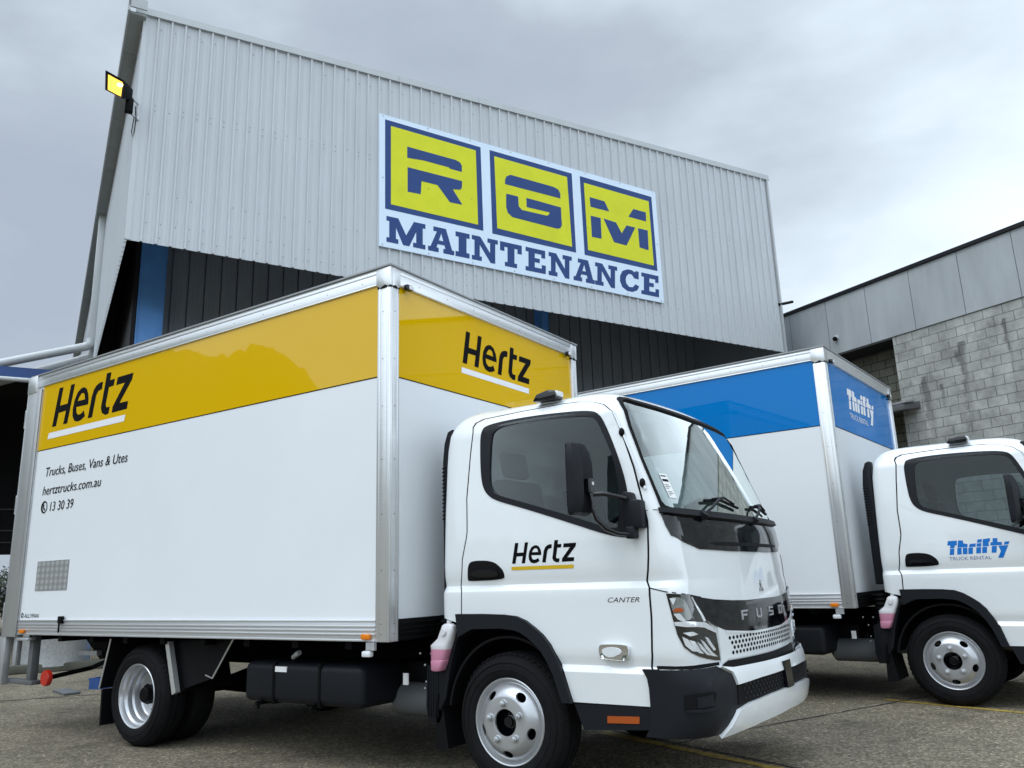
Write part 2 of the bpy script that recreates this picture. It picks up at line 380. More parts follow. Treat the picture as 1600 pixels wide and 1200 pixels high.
def boolean(o, cutters, op='DIFFERENCE'):
    for c in cutters:
        md = o.modifiers.new('b', 'BOOLEAN'); md.operation = op; md.object = c; md.solver = 'EXACT'
    dg = bpy.context.evaluated_depsgraph_get(); dg.update()
    me = bpy.data.meshes.new_from_object(o.evaluated_get(dg)); o.modifiers.clear(); old = o.data; o.data = me
    for c in cutters: bpy.data.objects.remove(c)
    return o

# ------------------------------------------------------------------ logos as outlines (own units: width 1, letter height 1)
def _h(p): return [((x-245)/1140, (585-y-.0236*(x-245))/373) for x, y in p]
RENT_WORD = [[_h([(305,212),(367,212),(340,390),(458,386),(485,207),(545,207),(483,580),(420,580),(443,452),(330,458),(308,585),(245,585)])],
 [_h([(775,440),(778,400),(765,340),(735,285),(690,262),(650,268),(600,300),(563,370),(548,450),(555,520),(590,570),(640,583),(690,575),(745,545),(720,490),(680,515),(640,520),(610,495),(600,440)]), _h([(612,385),(630,350),(660,318),(690,318),(710,335),(722,385)])],
 [_h([(790,572),(852,572),(885,370),(910,335),(960,325),(968,258),(930,255),(880,275),(845,310),(822,370)])],
 [_h([(1015,185),(1078,185),(1068,258),(1135,255),(1125,318),(1060,322),(1035,480),(1050,508),(1095,505),(1085,570),(1040,575),(990,550),(970,500),(985,400)])],
 [_h([(1172,250),(1385,243),(1375,300),(1228,492),(1345,492),(1335,560),(1130,568),(1138,510),(1280,315),(1162,320)])]]
RENT_BAR = _h([(230,638),(1328,615),(1325,680),(225,700)])
def _t(p): return [((x-140)/1300, (490-y-.02*(x-140))/300) for x, y in p]
THRIFT = [_t(q) for q in ([(165,190),(360,185),(345,285),(300,290),(285,345),(190,350),(205,290),(140,285)],[(190,360),(283,358),(255,490),(160,495)],
 [(385,180),(485,185),(490,250),(575,262),(565,330),(355,335)],[(345,345),(435,342),(420,485),(325,488)],[(460,345),(560,340),(540,480),(445,485)],
 [(620,265),(745,255),(735,328),(595,332)],[(580,345),(675,340),(655,478),(560,482)],[(795,175),(885,165),(870,235),(775,240)],[(765,258),(865,250),(850,323),(755,328)],[(745,345),(845,335),(825,468),(725,472)],
 [(905,170),(1055,150),(1045,215),(1010,240),(1010,320),(880,325)],[(870,337),(970,332),(945,465),(850,468)],[(1110,155),(1205,155),(1195,235),(1280,240),(1275,305),(1040,310),(1055,240),(1095,240)],[(1070,322),(1170,320),(1140,462),(1040,465)],
 [(1345,232),(1440,228),(1405,293),(1310,298)],[(1200,318),(1400,310),(1260,570),(1155,570),(1235,430)])]

# ------------------------------------------------------------------ truck: cab skin as a surface
W = 2.518; YC = W/2; L = 4.781; ZB = .824; ZT = 3.262; ZY = 2.51
def _sm(zk, vk, k=9):
    zz = np.linspace(.2, 2.4, 441); v = np.interp(zz, zk, vk); return zz, np.convolve(np.pad(v, k//2, mode='edge'), np.ones(k)/k, 'valid')
HW = _sm([.3,.5,.665,.70,.705,.76,1.08,1.105,1.140,1.145,1.20,1.26,1.3,1.6,1.9,2.10,2.165,2.22,2.26,2.285,2.30], [.982,.986,.999,.979,.979,.992,.998,.996,.971,.971,.983,.987,.986,.976,.960,.944,.908,.855,.79,.68,.55], 1)
XF = _sm([.3,.72,.95,1.1,1.3,1.45,1.5,2.17,2.22,2.255,2.28,2.30], [1.915,1.92,1.915,1.90,1.88,1.86,1.84,1.56,1.51,1.43,1.28,1.05])
XR = _sm([.3,1.0,1.5,2.0,2.15,2.22,2.26,2.285,2.30], [.185,.185,.19,.20,.225,.26,.31,.41,.55])
BX = _sm([.3,.345,.37,.45,.6,.66,.70,.72], [1.915,1.935,1.98,2.0,2.0,1.99,1.965,1.915])
def at(t, z): return float(np.interp(z, *t))
RC = .11
def plan(s, z, h, X, bow, rc):
    sg = 1 if s >= 0 else -1; a = abs(s); d0 = h-rc
    if a <= d0: return np.array([X-bow*(a/h)**2, YC-sg*a, z])
    a -= d0; xc = X-bow*(d0/h)**2-rc
    if a <= rc*math.pi/2: return np.array([xc+rc*math.cos(a/rc), YC-sg*(d0+rc*math.sin(a/rc)), z])
    return np.array([xc-(a-rc*math.pi/2), YC-sg*h, z])
def bowz(z): return float(np.interp(z, [1.4, 2.15], [.12, .085]))
def Sc(s, z): return plan(s, z, at(HW, z), at(XF, z), bowz(z), RC)
def Sb(s, z): return plan(s, z, 1.012, at(BX, z), .16, .20)
def with_n(f):
    def g(s, z):
        e = 2e-3; n = np.cross(f(s, z+e)-f(s, z-e), f(s+e, z)-f(s-e, z)); return f(s, z), n/np.linalg.norm(n)
    return g
cabf, bumf = with_n(Sc), with_n(Sb)
glassf = with_n(lambda s, z: plan(s, z, float(np.interp(z, [1.3, 1.40, 2.13, 2.3], [.985, .981, .942, .933])), at(XF, z), bowz(z), RC))
flarf = with_n(lambda s, z: plan(s, z, .990, at(XF, z), .12, RC))
def sx(x, z):
    h = at(HW, z); d0 = h-RC; xc = at(XF, z)-bowz(z)*(d0/h)**2-RC
    return d0+RC*math.pi/2+xc-x
def mir(p): return [(-a, b) for a, b in reversed(p)]
def ring(z, inset=0., fr=0.):
    h = at(HW, z)-inset; X = at(XF, z)-inset-fr; xr = at(XR, z)+inset; rc = RC; d0 = h-rc; bw = bowz(z)
    xc = X-bw*(d0/h)**2-rc; rr = .07
    half = [np.array([X-bw*(a/h)**2, a, z]) for a in np.linspace(0, d0, 15)]
    half += [np.array([xc+rc*math.cos(t), d0+rc*math.sin(t), z]) for t in np.linspace(0, math.pi/2, 9)[1:]]
    half += [np.array([x, h, z]) for x in np.linspace(xc, xr+rr, 22)[1:]]
    half += [np.array([xr+rr-rr*math.sin(t), h-rr+rr*math.cos(t), z]) for t in np.linspace(0, math.pi/2, 6)[1:]]
    half += [np.array([xr, a, z]) for a in np.linspace(h-rr, 0, 7)[1:-1]]
    half += [np.array([xr, 0, z])]
    pos = [(p[0], YC+p[1], p[2]) for p in half]; neg = [(p[0], YC-p[1], p[2]) for p in half[1:-1]]
    return pos+neg[::-1]
def shell(zs, inset=0., fr=0.):
    mb = MB(); rs = [ring(z, inset, fr) for z in zs]; n = len(rs[0]); v = [p for r in rs for p in r]
    f = [(i*n+j, i*n+(j+1) % n, (i+1)*n+(j+1) % n, (i+1)*n+j) for i in range(len(zs)-1) for j in range(n)]
    f += [tuple(range(n-1, -1, -1)), tuple((len(zs)-1)*n+j for j in range(n))]
    return mb.add(v, f)

WIN_F = chaikin([(1.947,2.039),(1.912,2.098),(1.862,2.132),(1.695,2.148),(1.453,2.149),(1.229,2.138),(1.106,2.123),(1.064,2.096),(1.055,2.046),(1.058,1.944),(1.073,1.778),(1.096,1.657),(1.175,1.40),(1.195,1.372),(1.302,1.389),(1.472,1.449),(1.654,1.522),(1.846,1.595),(1.999,1.648),(2.046,1.693),(2.053,1.757),(2.017,1.871)])
WIN_G = chaikin([(1.865,2.051),(1.817,2.097),(1.738,2.115),(1.469,2.121),(1.246,2.111),(1.124,2.095),(1.094,2.073),(1.085,2.019),(1.096,1.752),(1.235,1.44),(1.26,1.42),(1.324,1.431),(1.547,1.519),(1.832,1.624),(1.986,1.677),(2.006,1.726),(1.984,1.814)])
DOOR = [(1.981,2.09),(1.955,2.135),(1.915,2.162),(1.829,2.184),(1.524,2.197),(1.217,2.204),(1.10,2.198),(1.037,2.18),(.998,2.150),(.982,2.088),(.985,2.015),(1.012,1.762),(1.057,1.534),(1.115,1.234),(1.142,1.067),(1.163,.786),(1.166,.507),(1.643,.507),(1.704,.676),(1.771,.806),(1.866,.896),(1.925,.935),(1.989,.960),(2.083,.972),(2.402,.972),(2.388,1.087),(2.354,1.299),(2.204,1.675),(2.06,1.95)]
FL_O = [(2.43,.976),(2.23,.976),(2.084,.972),(1.989,.963),(1.925,.938),(1.866,.899),(1.815,.86),(1.771,.809),(1.735,.745),(1.704,.68),(1.672,.59),(1.643,.503)]
FL_I = [(1.702,.503),(1.725,.57),(1.753,.647),(1.79,.715),(1.83,.773),(1.87,.812),(1.916,.845),(1.96,.87),(2.006,.884),(2.101,.893),(2.311,.889),(2.42,.84)]
HANDLE = chaikin([(2.328,1.181),(2.316,1.27),(2.274,1.292),(2.129,1.286),(2.065,1.238),(2.05,1.201),(2.055,1.174),(2.314,1.170)])
TURN = chaikin([(1.455,.806),(1.435,.817),(1.298,.817),(1.278,.801),(1.285,.752),(1.305,.739),(1.44,.748),(1.457,.763)])
HL = [(1.043,1.075),(.983,1.070),(.908,1.063),(.868,1.008),(.809,.935),(.706,.876),(.687,.715),(.75,.722),(.82,.736),(.89,.752),(.943,.772),(.985,.805),(1.012,.866),(1.028,.945)]
wi = [(.0,2.152),(.35,2.158),(.735,2.168),(.835,2.176),(.868,2.168),(.885,2.14),(.915,2.0),(.935,1.81),(.943,1.65),(.945,1.56),(.935,1.534),(.9,1.524),(.6,1.519),(0,1.513)]
WIND = wi+[(-a, b) for a, b in wi[-2:0:-1]]
wo = [(0,2.173),(.35,2.178),(.75,2.188),(.85,2.196),(.880,2.186),(.902,2.145),(.930,2.0),(.948,1.81),(.957,1.63),(.964,1.53),(.972,1.494),(.9,1.490),(.6,1.487),(0,1.480)]
WINDF = wo+[(-a, b) for a, b in wo[-2:0:-1]]
co = [(0,1.478),(.6,1.484),(.98,1.490),(.978,1.435),(.955,1.375),(.88,1.343),(.73,1.302),(.38,1.292),(0,1.290)]
COWL = co+[(-a, b) for a, b in co[-2:0:-1]]
gb = [(0,1.014),(.3,1.012),(.5,1.019),(.69,1.031),(.80,1.044),(.90,1.061),(.862,1.008),(.803,.935),(.703,.893),(.615,.868),(.465,.852),(.25,.841),(0,.840)]
GRB = gb+[(-a, b) for a, b in gb[-2:0:-1]]
gw = [(0,.838),(.25,.838),(.465,.849),(.612,.865),(.690,.888),(.684,.70),(.61,.716),(.4,.712),(0,.709)]
GRW = gw+[(-a, b) for a, b in gw[-2:0:-1]]

def wheel(parent, x, y, sgn, kind):
    """sgn +1: outer face towards -y"""
    C_ = (x, y, .375); wh = thing_part('wheel', parent, (0, 0, 0))
    ty = MB(); r0 = .238
    prof = [(r0-.012, .018), (r0+.004, -.002), (.262, -.012), (.300, -.016), (.335, -.006), (.356, .012), (.368, .034), (.376, .040), (.379, .062), (.3715, .064), (.3715, .072), (.380, .074), (.381, .106), (.3735, .108), (.3735, .116), (.381, .118), (.380, .148), (.3715, .150), (.3715, .158), (.379, .160), (.376, .180), (.366, .190), (.335, .222), (.29, .228), (r0-.01, .205)]
    ty.lathe(prof, C_, 72, 0, sgn)
    # shoulder blocks and sidewall rings
    for j in range(56):
        a = 2*math.pi*j/56
        q = []
        for da, rr, yy in ((-.035, .3655, .018), (.035, .3655, .018), (.035, .3785, .036), (-.035, .3785, .036)):
            q.append((x+rr*math.cos(a+da), y+sgn*(yy-.0025), .375+rr*math.sin(a+da)))
        ty.add(q, [(0, 1, 2, 3)])
    ty.lathe([(.283, -.0150), (.286, -.0185), (.290, -.0162)], C_, 72, 0, sgn)
    ty.lathe([(.322, -.0120), (.325, -.0150), (.329, -.0100)], C_, 72, 0, sgn)
    t_ = ty.build('tyre', M['tyre'], wh, 35)
    rim = MB()
    if kind == 'front':
        rim.lathe([(.2385, .006), (.240, -.002), (.236, -.006), (.229, -.003), (.224, .012), (.214, .022), (.209, .020), (.199, .000), (.180, -.020), (.158, -.036), (.145, -.042), (.138, -.043), (.075, -.043), (.073, -.040), (.073, -.030), (.135, -.030), (.150, -.026), (.175, -.008), (.196, .014), (.205, .034), (.215, .10), (.236, .19), (.230, .19), (.2385, .006)], C_, 80, 0, sgn)
        r_ = rim.build('rim', M['wheel'], wh, 40)
        cut = MB()
        for j in range(5):
            a = 2*math.pi*j/5+R(90+36) if sgn > 0 else 2*math.pi*j/5+R(20)
            ct = (x+.171*math.cos(a), .375+.171*math.sin(a)); pl = []
            for t in np.linspace(0, 2*math.pi, 20, endpoint=False):
                u, v = .034*math.cos(t), .021*math.sin(t)
                pl.append((ct[0]-u*math.sin(a)+v*math.cos(a), ct[1]+u*math.cos(a)+v*math.sin(a)))
            cut.prism(pl, 1, y-.08, y+.025 if sgn > 0 else y+.08)
        boolean(r_, [cut.build('cut', M['wheel'], wh)]); shade(r_.data, 40)
        nutr, ny = .106, -.043
        hub = MB().lathe([(.0, .0), (.03, .0), (.045, .006), (.06, .03), (.072, .03)], C_, 32, 0, sgn)
        hub.lathe([(0, -.012), (.028, -.012), (.032, .004)], C_, 24, 0, sgn); hub.lathe([(.230, .03), (.05, .05)], C_, 32, 0, sgn)
        hub.build('hub', M['gloss'], wh, 40)
        nm = M['galv']
    else:
        rim.lathe([(.2385, .008), (.241, -.002), (.237, -.007), (.229, -.003), (.222, .014), (.218, .030), (.206, .038), (.200, .050), (.199, .085), (.192, .092), (.186, .100), (.184, .140), (.178, .152), (.165, .158), (.14, .160), (.075, .160), (.075, .175), (.20, .18), (.236, .19)], C_, 80, 0, sgn)
        rim.build('rim', M['wheel'], wh, 40)
        hub = MB().lathe([(0, .055), (.05, .055), (.058, .062), (.060, .10), (.072, .11), (.074, .17)], C_, 32, 0, sgn)
        hub.build('hub', M['chassis'], wh, 40); nutr, ny = .115, .160; nm = M['chassis']
    for j in range(5 if kind == 'front' else 6):
        a = 2*math.pi*j/(5 if kind == 'front' else 6)+R(95)
        cx, cz = x+nutr*math.cos(a), .375+nutr*math.sin(a)
        nu = MB(); nu.lathe([(.021, ny), (.021, ny-.006), (.0175, ny-.007)], (cx, y, cz), 20, 0, sgn)
        nu.lathe([(.0165, ny-.006), (.0165, ny-.022), (.010, ny-.024), (.009, ny-.032), (0, ny-.033)], (cx, y, cz), 6, 0, sgn)
        nu.build('wheel_nut', nm, wh, 30)
    return wh
def thing_part(name, parent, loc):
    o = bpy.data.objects.new(name, None); COL.objects.link(o); o.parent = parent; o.location = loc; o.empty_display_size = .1; return o

def build_truck(name, label, st, loc, rz, group):
    T = thing(name, label, 'truck', loc, rz, group)
    stripe, brand = st['stripe'], st['brand']
    # ---- cargo body -------------------------------------------------
    cb = MB().box(-4.72, -.02, .012, W-.012, ZB+.02, ZT-.02).build('cargo_body', M['panel'], T)
    f_side = plane_fn((0, .012, 0), (1, 0, 0), (0, 0, 1)); f_front = plane_fn((-.02, 0, 0), (0, 1, 0), (0, 0, 1))
    sp = MB(); patch(sp, [[(-4.535, ZY), (-.112, ZY), (-.112, 3.145), (-4.535, 3.145)]], f_side, -.002, .003, None)
    patch(sp, [[(.088, ZY), (W-.088, ZY), (W-.088, 3.145), (.088, 3.145)]], f_front, -.002, .003, None)
    f_far = plane_fn((0, W-.012, 0), (-1, 0, 0), (0, 0, 1)); patch(sp, [[(.112, ZY), (4.535, ZY), (4.535, 3.145), (.112, 3.145)]], f_far, -.002, .003, None)
    sp.build('colour_stripe', M[stripe], cb)
    ln = MB()
    patch(ln, [[(-4.535, ZY-.007), (-.112, ZY-.007), (-.112, ZY), (-4.535, ZY)]], f_side, -.002, .002, None)
    patch(ln, [[(.088, ZY-.007), (W-.088, ZY-.007), (W-.088, ZY), (.088, ZY)]], f_front, -.002, .002, None)
    ln.build('stripe_edge', M['chassis'], cb)
    def extr(name, polys, m=M['alu'], bev=.004):
        mb = MB()
        for b in polys: mb.box(*b)
        return mb.build(name, m, cb, 30, bev)
    for px, sy in ((-.112, 1), (-.112, -1)):
        def Yf(a, b): return (a, b) if sy > 0 else (W-b, W-a)
        y0, y1 = Yf(0, .088)
        po = MB().box(-.112, 0, y0, y1, ZB, 3.15)
        ya, yb = Yf(-.004, 0.001)
        for gx in (-.100, -.028): po.box(gx, gx+.014, ya, yb, ZB+.002, 3.148)
        yc, yd = Yf(.012, .026); po.box(-.001, .004, yc, yd, ZB+.002, 3.148)
        yc, yd = Yf(.066, .08); po.box(-.001, .004, yc, yd, ZB+.002, 3.148)
        po_o = po.build('corner_post', M['alu'], cb, 30, .002)
        rv = MB(); 
        for k, z in enumerate((.87, .93, 1.25, 1.60, 1.95, 2.30, 2.62, 2.95)):
            for (cx, cy, ax) in ((-.064, 0, 1), (0, .047, 0)):
                if ax == 1: rv.sphere((cx, cy if sy > 0 else W, z), (.004, .0035, .004), 8)
                else: rv.sphere((0, cy if sy > 0 else W-cy, z), (.0035, .004, .004), 8)
        absorb(po_o, rv, M['screw'])
        y0, y1 = Yf(-.006, .098)
        cap = MB(); ya, yb = Yf(-.007, .02); cap.prism([(-.122, 3.142), (-.085, 3.120), (-.045, 3.136), (-.01, 3.118), (.007, 3.128), (.007, 3.263), (-.122, 3.263)], 1, ya, yb)
        q = [(.019, 3.124), (.05, 3.136), (.075, 3.120), (.098, 3.140), (.098, 3.263), (.019, 3.263)]
        cap.prism([((a if sy > 0 else W-a), b) for a, b in q], 0, -.02, .0065)
        cap.build('corner_cap', M['alu'], cb, 30, .002)
        jt = MB(); ya, yb = Yf(-.0045, .02); jt.box(-.112, .002, ya, yb, 3.116, 3.15); yc, yd = Yf(-.0043, .09); jt.box(-.02, .0048, yc, yd, 3.117, 3.15); jt.build('cap_joint', M['rubber'], cb)
    for sy in (1, -1):
        def Yb(a, b): return (a, b) if sy > 0 else (W-b, W-a)
        tr_ = MB(); y = Yb(0, .05); tr_.box(-4.70, -.122, *y, 3.145, 3.245)
        y = Yb(-.004, .03); tr_.box(-4.70, -.122, *y, 3.225, 3.250); tr_.box(-4.70, -.122, *y, 3.146, 3.156)
        tr_o = tr_.build('top_rail', M['alu'], cb, 30, .003)
        br_ = MB(); y = Yb(0, .05); br_.box(-4.53, -.112, *y, ZB, .955)
        for z in (.826, .862, .886, .910, .942): y = Yb(-.006, .01); br_.box(-4.53, -.112, *y, z, z+.012)
        br_.build('bottom_rail', M['aluh'], cb, 30, .002)
        ro = MB(); y = Yb(-.016, .10); ro.box(-4.76, .016, *y, 3.264, 3.276); ro.build('roof_lip', M['lip'], cb)
        rb = MB()
        for k in range(13): y = .0 if sy > 0 else W; rb.sphere((-4.4+k*.345, y, 3.19), (.004, .003, .004), 8)
        absorb(tr_o, rb, M['screw'])
    tr_o = extr('top_rail', [(-.05, 0, .098, W-.098, 3.145, 3.245), (-.03, .004, .098, W-.098, 3.225, 3.250), (-.03, .004, .098, W-.098, 3.146, 3.156)])
    rv = MB()
    for k in range(7): rv.sphere((0, .30+k*.32, 3.19), (.003, .004, .004), 8)
    absorb(tr_o, rv, M['screw'])
    extr('bottom_rail', [(-.05, 0, .088, W-.088, ZB, .955)]+[(-.03, .006, .088, W-.088, z, z+.014) for z in (.83, .862, .89, .92)], M['chassis'])
    MB().box(-4.75, .0, .0, W, 3.245, 3.262).build('roof', M['panel'], cb)
    extr('roof_lip', [(-.08, .016, .10, W-.10, 3.264, 3.276)], M['lip'])
    # rear frame with legs reaching down for the tail lift
    for sy in (1, -1):
        def Yr(a, b): return (a, b) if sy > 0 else (W-b, W-a)
        rf = MB(); y = Yr(-.012, .06); rf.box(-4.79, -4.535, *y, ZB-.02, 3.12)
        y = Yr(-.016, .0); rf.box(-4.60, -4.535, *y, ZB-.02, 3.12); rf.box(-4.79, -4.775, *y, ZB-.02, 3.12)
        rf.box(-4.86, -4.72, *Yr(-.008, .055), .385, ZB-.02)
        rf.build('rear_post', M['aludull'], cb, 30, .004)
        MB().box(-4.80, -4.63, *Yr(-.02, .08), 3.10, 3.268).build('corner_cap', M['alu'], cb, 30, .006)
        for z in (2.86, 2.02, 1.02):
            hg = MB(); y_ = Yr(.0, .03); hg.box(-4.835, -4.79, *y_, z-.07, z+.07); hg.tube([(-4.845, sum(y_)/2, z-.09), (-4.845, sum(y_)/2, z+.09)], .012, 10)
            hg.build('door_hinge', M['galv'], cb, 30)
    MB().box(-4.80, -4.74, .06, W-.06, ZB-.01, 3.20).build('rear_door', M['panel'], cb, 30, .01)
    # lamps and latch
    for sy, nm in ((1, 0), (-1, 1)):
        def Ya(a, b): return (a, b) if sy > 0 else (W-b, W-a)
        for x in (-4.42, -.175):
            MB().box(x-.035, x+.035, *Ya(-.028, -.002), .838, .872).build('marker_lamp', M['amber'], cb, 30, .006)
        lm = MB(); y = Ya(.135, .195); lm.box(-.003, .035, *y, 3.125, 3.165); lm.build('front_marker', M['gloss'], cb, 40, .008)
        y = Ya(.15, .195); MB().box(.035, .045, *y, 3.128, 3.155).build('front_marker_lens', M['lens'], cb, 40, .004)
        lt = MB(); y = Ya(-.02, .0); lt.box(-.17, -.10, *y, .775, .822); lt.build('bracket', M['galv'], cb)
        lt = MB(); y = Ya(-.03, .01); lt.box(-.20, -.13, *y, .735, .772); lt.build('side_lamp', M['lens'], cb, 40, .01)
    la = MB().box(-3.80, -3.745, -.03, .0, .925, .985); la.tube([(-3.775, -.025, .93), (-3.775, -.025, .85)], .008, 8); la.build('latch', M['chassis'], cb, 40, .006)
    # prints on the box
    pr = MB(); wpm = M['black'] if brand == 'rent' else M['whiteprint']
    if brand == 'rent':
        fs = lambda u, v: (np.array([-4.307+u*1.301, .012, 2.714+v*.37]), np.array([0, -1., 0]))
        ff = lambda u, v: (np.array([-.02, .810+u*.953, 2.752+v*.259]), np.array([1., 0, 0]))
        for fn_, rb_ in ((fs, [(-.035, -.145), (.945, -.135), (.935, -.29), (-.048, -.30)]), (ff, RENT_BAR)):
            pr = MB()
            for g in RENT_WORD: patch(pr, g, fn_, .0045, None, None)
            pr.build('brand_lettering', M['black'], cb)
            ub = MB(); patch(ub, [rb_], fn_, .0045, None, None); ub.build('underline', M['whiteprint'], cb)
        tx = MB(); fp = f_side
        put_text(tx, 'Trucks, Buses, Vans & Utes', fp, .004, -4.335, 2.245, 1.345, .088, .18)
        tx.build('contact_lettering', M['black'], cb); tx = MB(); put_text(tx, '%s.com.au' % 'hertztrucks', fp, .004, -4.355, 2.072, .985, .088, .18)
        tx.build('contact_lettering', M['black'], cb); tx = MB(); put_text(tx, '13 30 39', fp, .004, -4.195, 1.915, .40, .088, .12)
        tx.build('contact_lettering', M['black'], cb); tx = MB()
        th = np.linspace(0, 2*math.pi, 28, endpoint=False)
        patch(tx, [[(-4.30+.056*math.cos(t), 1.958+.056*math.sin(t)) for t in th], [(-4.293+.038*math.cos(t), 1.958+.044*math.sin(t)) for t in th]], fp, .004, None, None)
        patch(tx, [chaikin([(-4.318,1.982),(-4.303,1.988),(-4.30,1.97),(-4.308,1.962),(-4.298,1.946),(-4.288,1.95),(-4.28,1.936),(-4.29,1.925),(-4.305,1.932),(-4.32,1.96)], 1)], fp, .0045, None, None)
        tx.build('phone_symbol', M['black'], cb); tx = MB()
        put_text(tx, 'ALLYPAN', fp, .004, -4.455, .972, .26, .036, .2)
        patch(tx, [[(-4.49+.02*math.cos(t), .992+.022*math.sin(t)) for t in th], [(-4.49+.012*math.cos(t), .992+.013*math.sin(t)) for t in th]], fp, .004, None, None)
        tx.build('body_maker_lettering', M['black'], cb)
        pl = MB(); patch(pl, [[(-4.31, 1.205), (-3.77, 1.205), (-3.77, 1.465), (-4.31, 1.465)]], f_side, -.001, .004, None)
        pl.build('checker_plate', M['reflect'], cb)
        dm = MB()
        for r_ in range(5):
            for c_ in range(7):
                cx, cz = -4.275+c_*.078+(.0), 1.232+r_*.052
                patch(dm, [[(cx, cz-.026), (cx+.032, cz), (cx, cz+.026), (cx-.032, cz)]], f_side, .0045, None, None)
        dm.build('checker_diamonds', M['aluh'], cb)
    else:
        ff = lambda u, v: (np.array([-.02, .70+u*1.0, 2.76+v*.215]), np.array([1., 0, 0]))
        for g in THRIFT: patch(pr, [g], ff, .0045, None, None)
        pr.build('brand_lettering', M['whiteprint'], cb); pr = MB()
        put_text(pr, 'TRUCK RENTAL', plane_fn((-.02, 0, 0), (0, 1, 0), (0, 0, 1)), .0045, .71, 2.662, .66, .06)
        pr.build('small_lettering', M['whiteprint'], cb)
    # ---- cab ---------------------------------------------------------
    zs = [.5, .55, .6, .63, .655, .665, .675, .69, .70, .705, .72, .74, .76, .80, .84, .9, .96, 1.02, 1.06, 1.08, 1.105, 1.12, 1.14, 1.145, 1.17, 1.20, 1.23, 1.26, 1.30, 1.36, 1.44, 1.5, 1.6, 1.7, 1.8, 1.9, 2.0, 2.06, 2.1, 2.14, 2.17, 2.2, 2.22, 2.24, 2.255, 2.27, 2.28, 2.29, 2.297]
    if 'cab' in CACHE: cab = link('cab', CACHE['cab'], T)
    else:
        cab = shell(zs).build('cab', M['cab'], T)
        inn = shell([.99, 1.2, 1.5, 1.8, 2.0, 2.1, 2.16, 2.21, 2.235], .035, .02).build('c', M['interior'])
        wl = MB(); patch(wl, [grow(WIN_G, .004)], cabf, -.10, .05, .1); wl = wl.build('c', M['cab'])
        wr = MB(); patch(wr, [grow(mir(WIN_G), .004)], cabf, -.10, .05, .1); wr = wr.build('c', M['cab'])
        wf = MB(); patch(wf, [grow(WIND, .004)], cabf, -.085, .05, .1); wf = wf.build('c', M['cab'])
        hx = [Sc(s, z) for s, z in FL_I[:-1]]; pl = [(p[0], p[2]) for p in hx]+[(.20, .955), (.0, .955), (.0, .3), (pl0 := hx[0][0], .3)]
        ar = MB().prism(pl, 1, -.2, W+.2).build('c', M['cab'])
        boolean(cab, [inn, wl, wr, wf, ar]); CACHE['cab'] = cab.data; shade(cab.data, 28)
    def cp(name, loops, a, b, m, fn=cabf, cell=.05, both=False, sm=30, par=None, bev=0):
        mb = MB(); patch(mb, loops, fn, a, b, cell); o = mb.build(name, m, par or cab, sm)
        if both:
            mb = MB(); patch(mb, [mir(l) for l in loops], fn, a, b, cell); mb.build(name, m, par or cab, sm)
        return o
    ZC = [.55, .6, .64, .655, .665, .675, .69, .70, .705, .72, .74, .76, .80, .85, .9, .95, 1.0, 1.05, 1.08, 1.105, 1.12, 1.14, 1.145, 1.17, 1.20, 1.23, 1.26, 1.30]+[1.34+.04*q for q in range(24)]
    cp('door_seam', [grow(DOOR, .010), WIN_G], -.004, .0012, M['rubber'], both=True, cell=(.08, ZC))
    cp('door', [DOOR, WIN_G], -.004, .0045, M['cab'], both=True, cell=(.08, ZC))
    cp('window_frame', [WIN_F, grow(WIN_G, -.008)], -.012, .0085, M['plastic'], both=True)
    cp('door_window', [grow(WIN_G, .014)], .001, None, M['glass_side'], both=True, fn=glassf, cell=.3)
    cp('windscreen_seal', [WINDF, WIND], -.012, .010, M['rubber'])
    cp('windscreen', [grow(WIND, .003)], -.003, None, M['glass_front'])
    cp('cowl_panel', [COWL], -.004, .006, M['gloss'])
    cp('cowl_vent', [[(.62, 1.333), (.55, 1.343), (-.55, 1.343), (-.62, 1.333), (-.5, 1.323), (.5, 1.323)]], .004, .010, M['rubber'])
    cp('cowl_bar', [[(.982, 1.520), (.9, 1.512), (.5, 1.506), (0, 1.502), (-.5, 1.506), (-.9, 1.512), (-.982, 1.520), (-.985, 1.495), (-.9, 1.482), (-.5, 1.472), (0, 1.467), (.5, 1.472), (.9, 1.482), (.985, 1.495)]], .002, .028, M['plastic'])
    cp('wheel_arch', [FL_O+FL_I], -.06, .036, M['plastic'], both=True, fn=flarf)
    cp('skirt', [[(1.636, .497), (1.160, .503), (1.167, .394), (1.58, .366)]], -.12, .006, M['plastic'], both=True)
    cp('side_reflector', [[(1.433, .447), (1.245, .455), (1.247, .420), (1.434, .412)]], .004, .011, M['amberd'], both=True)
    hd = cp('door_handle', [HANDLE], .003, .009, M['rubber'], both=True)
    cp('handle_grip', [chaikin([(2.30, 1.195), (2.28, 1.235), (2.13, 1.237), (2.085, 1.215), (2.09, 1.19)])], .009, .022, M['gloss'], par=cab, both=True)
    for k_, t_ in ((0, TURN), (1, mir(TURN))):
        q = MB(); patch(q, [t_], cabf, .0, .034, None); q.build('turn_signal', M['chrome'], cab, 60, .014, bseg=4)
    cp('turn_signal_lens', [chaikin([(1.44, .797), (1.35, .803), (1.315, .780), (1.34, .760), (1.43, .757)])], .032, .038, M['lens'], both=True)
    # thin seams: horizontal split under the windscreen pillar and the nose panel
    cp('panel_seam', [[(1.128, 1.106), (1.045, 1.086), (.91, 1.066), (.80, 1.05), (.80, 1.044), (.91, 1.060), (1.045, 1.080), (1.128, 1.100)]], -.004, .0015, M['rubber'], both=True)
    cp('panel_seam', [[(1.062, 1.517), (.985, 1.517), (.985, 1.513), (1.062, 1.513)]], -.004, .0015, M['rubber'], both=True)
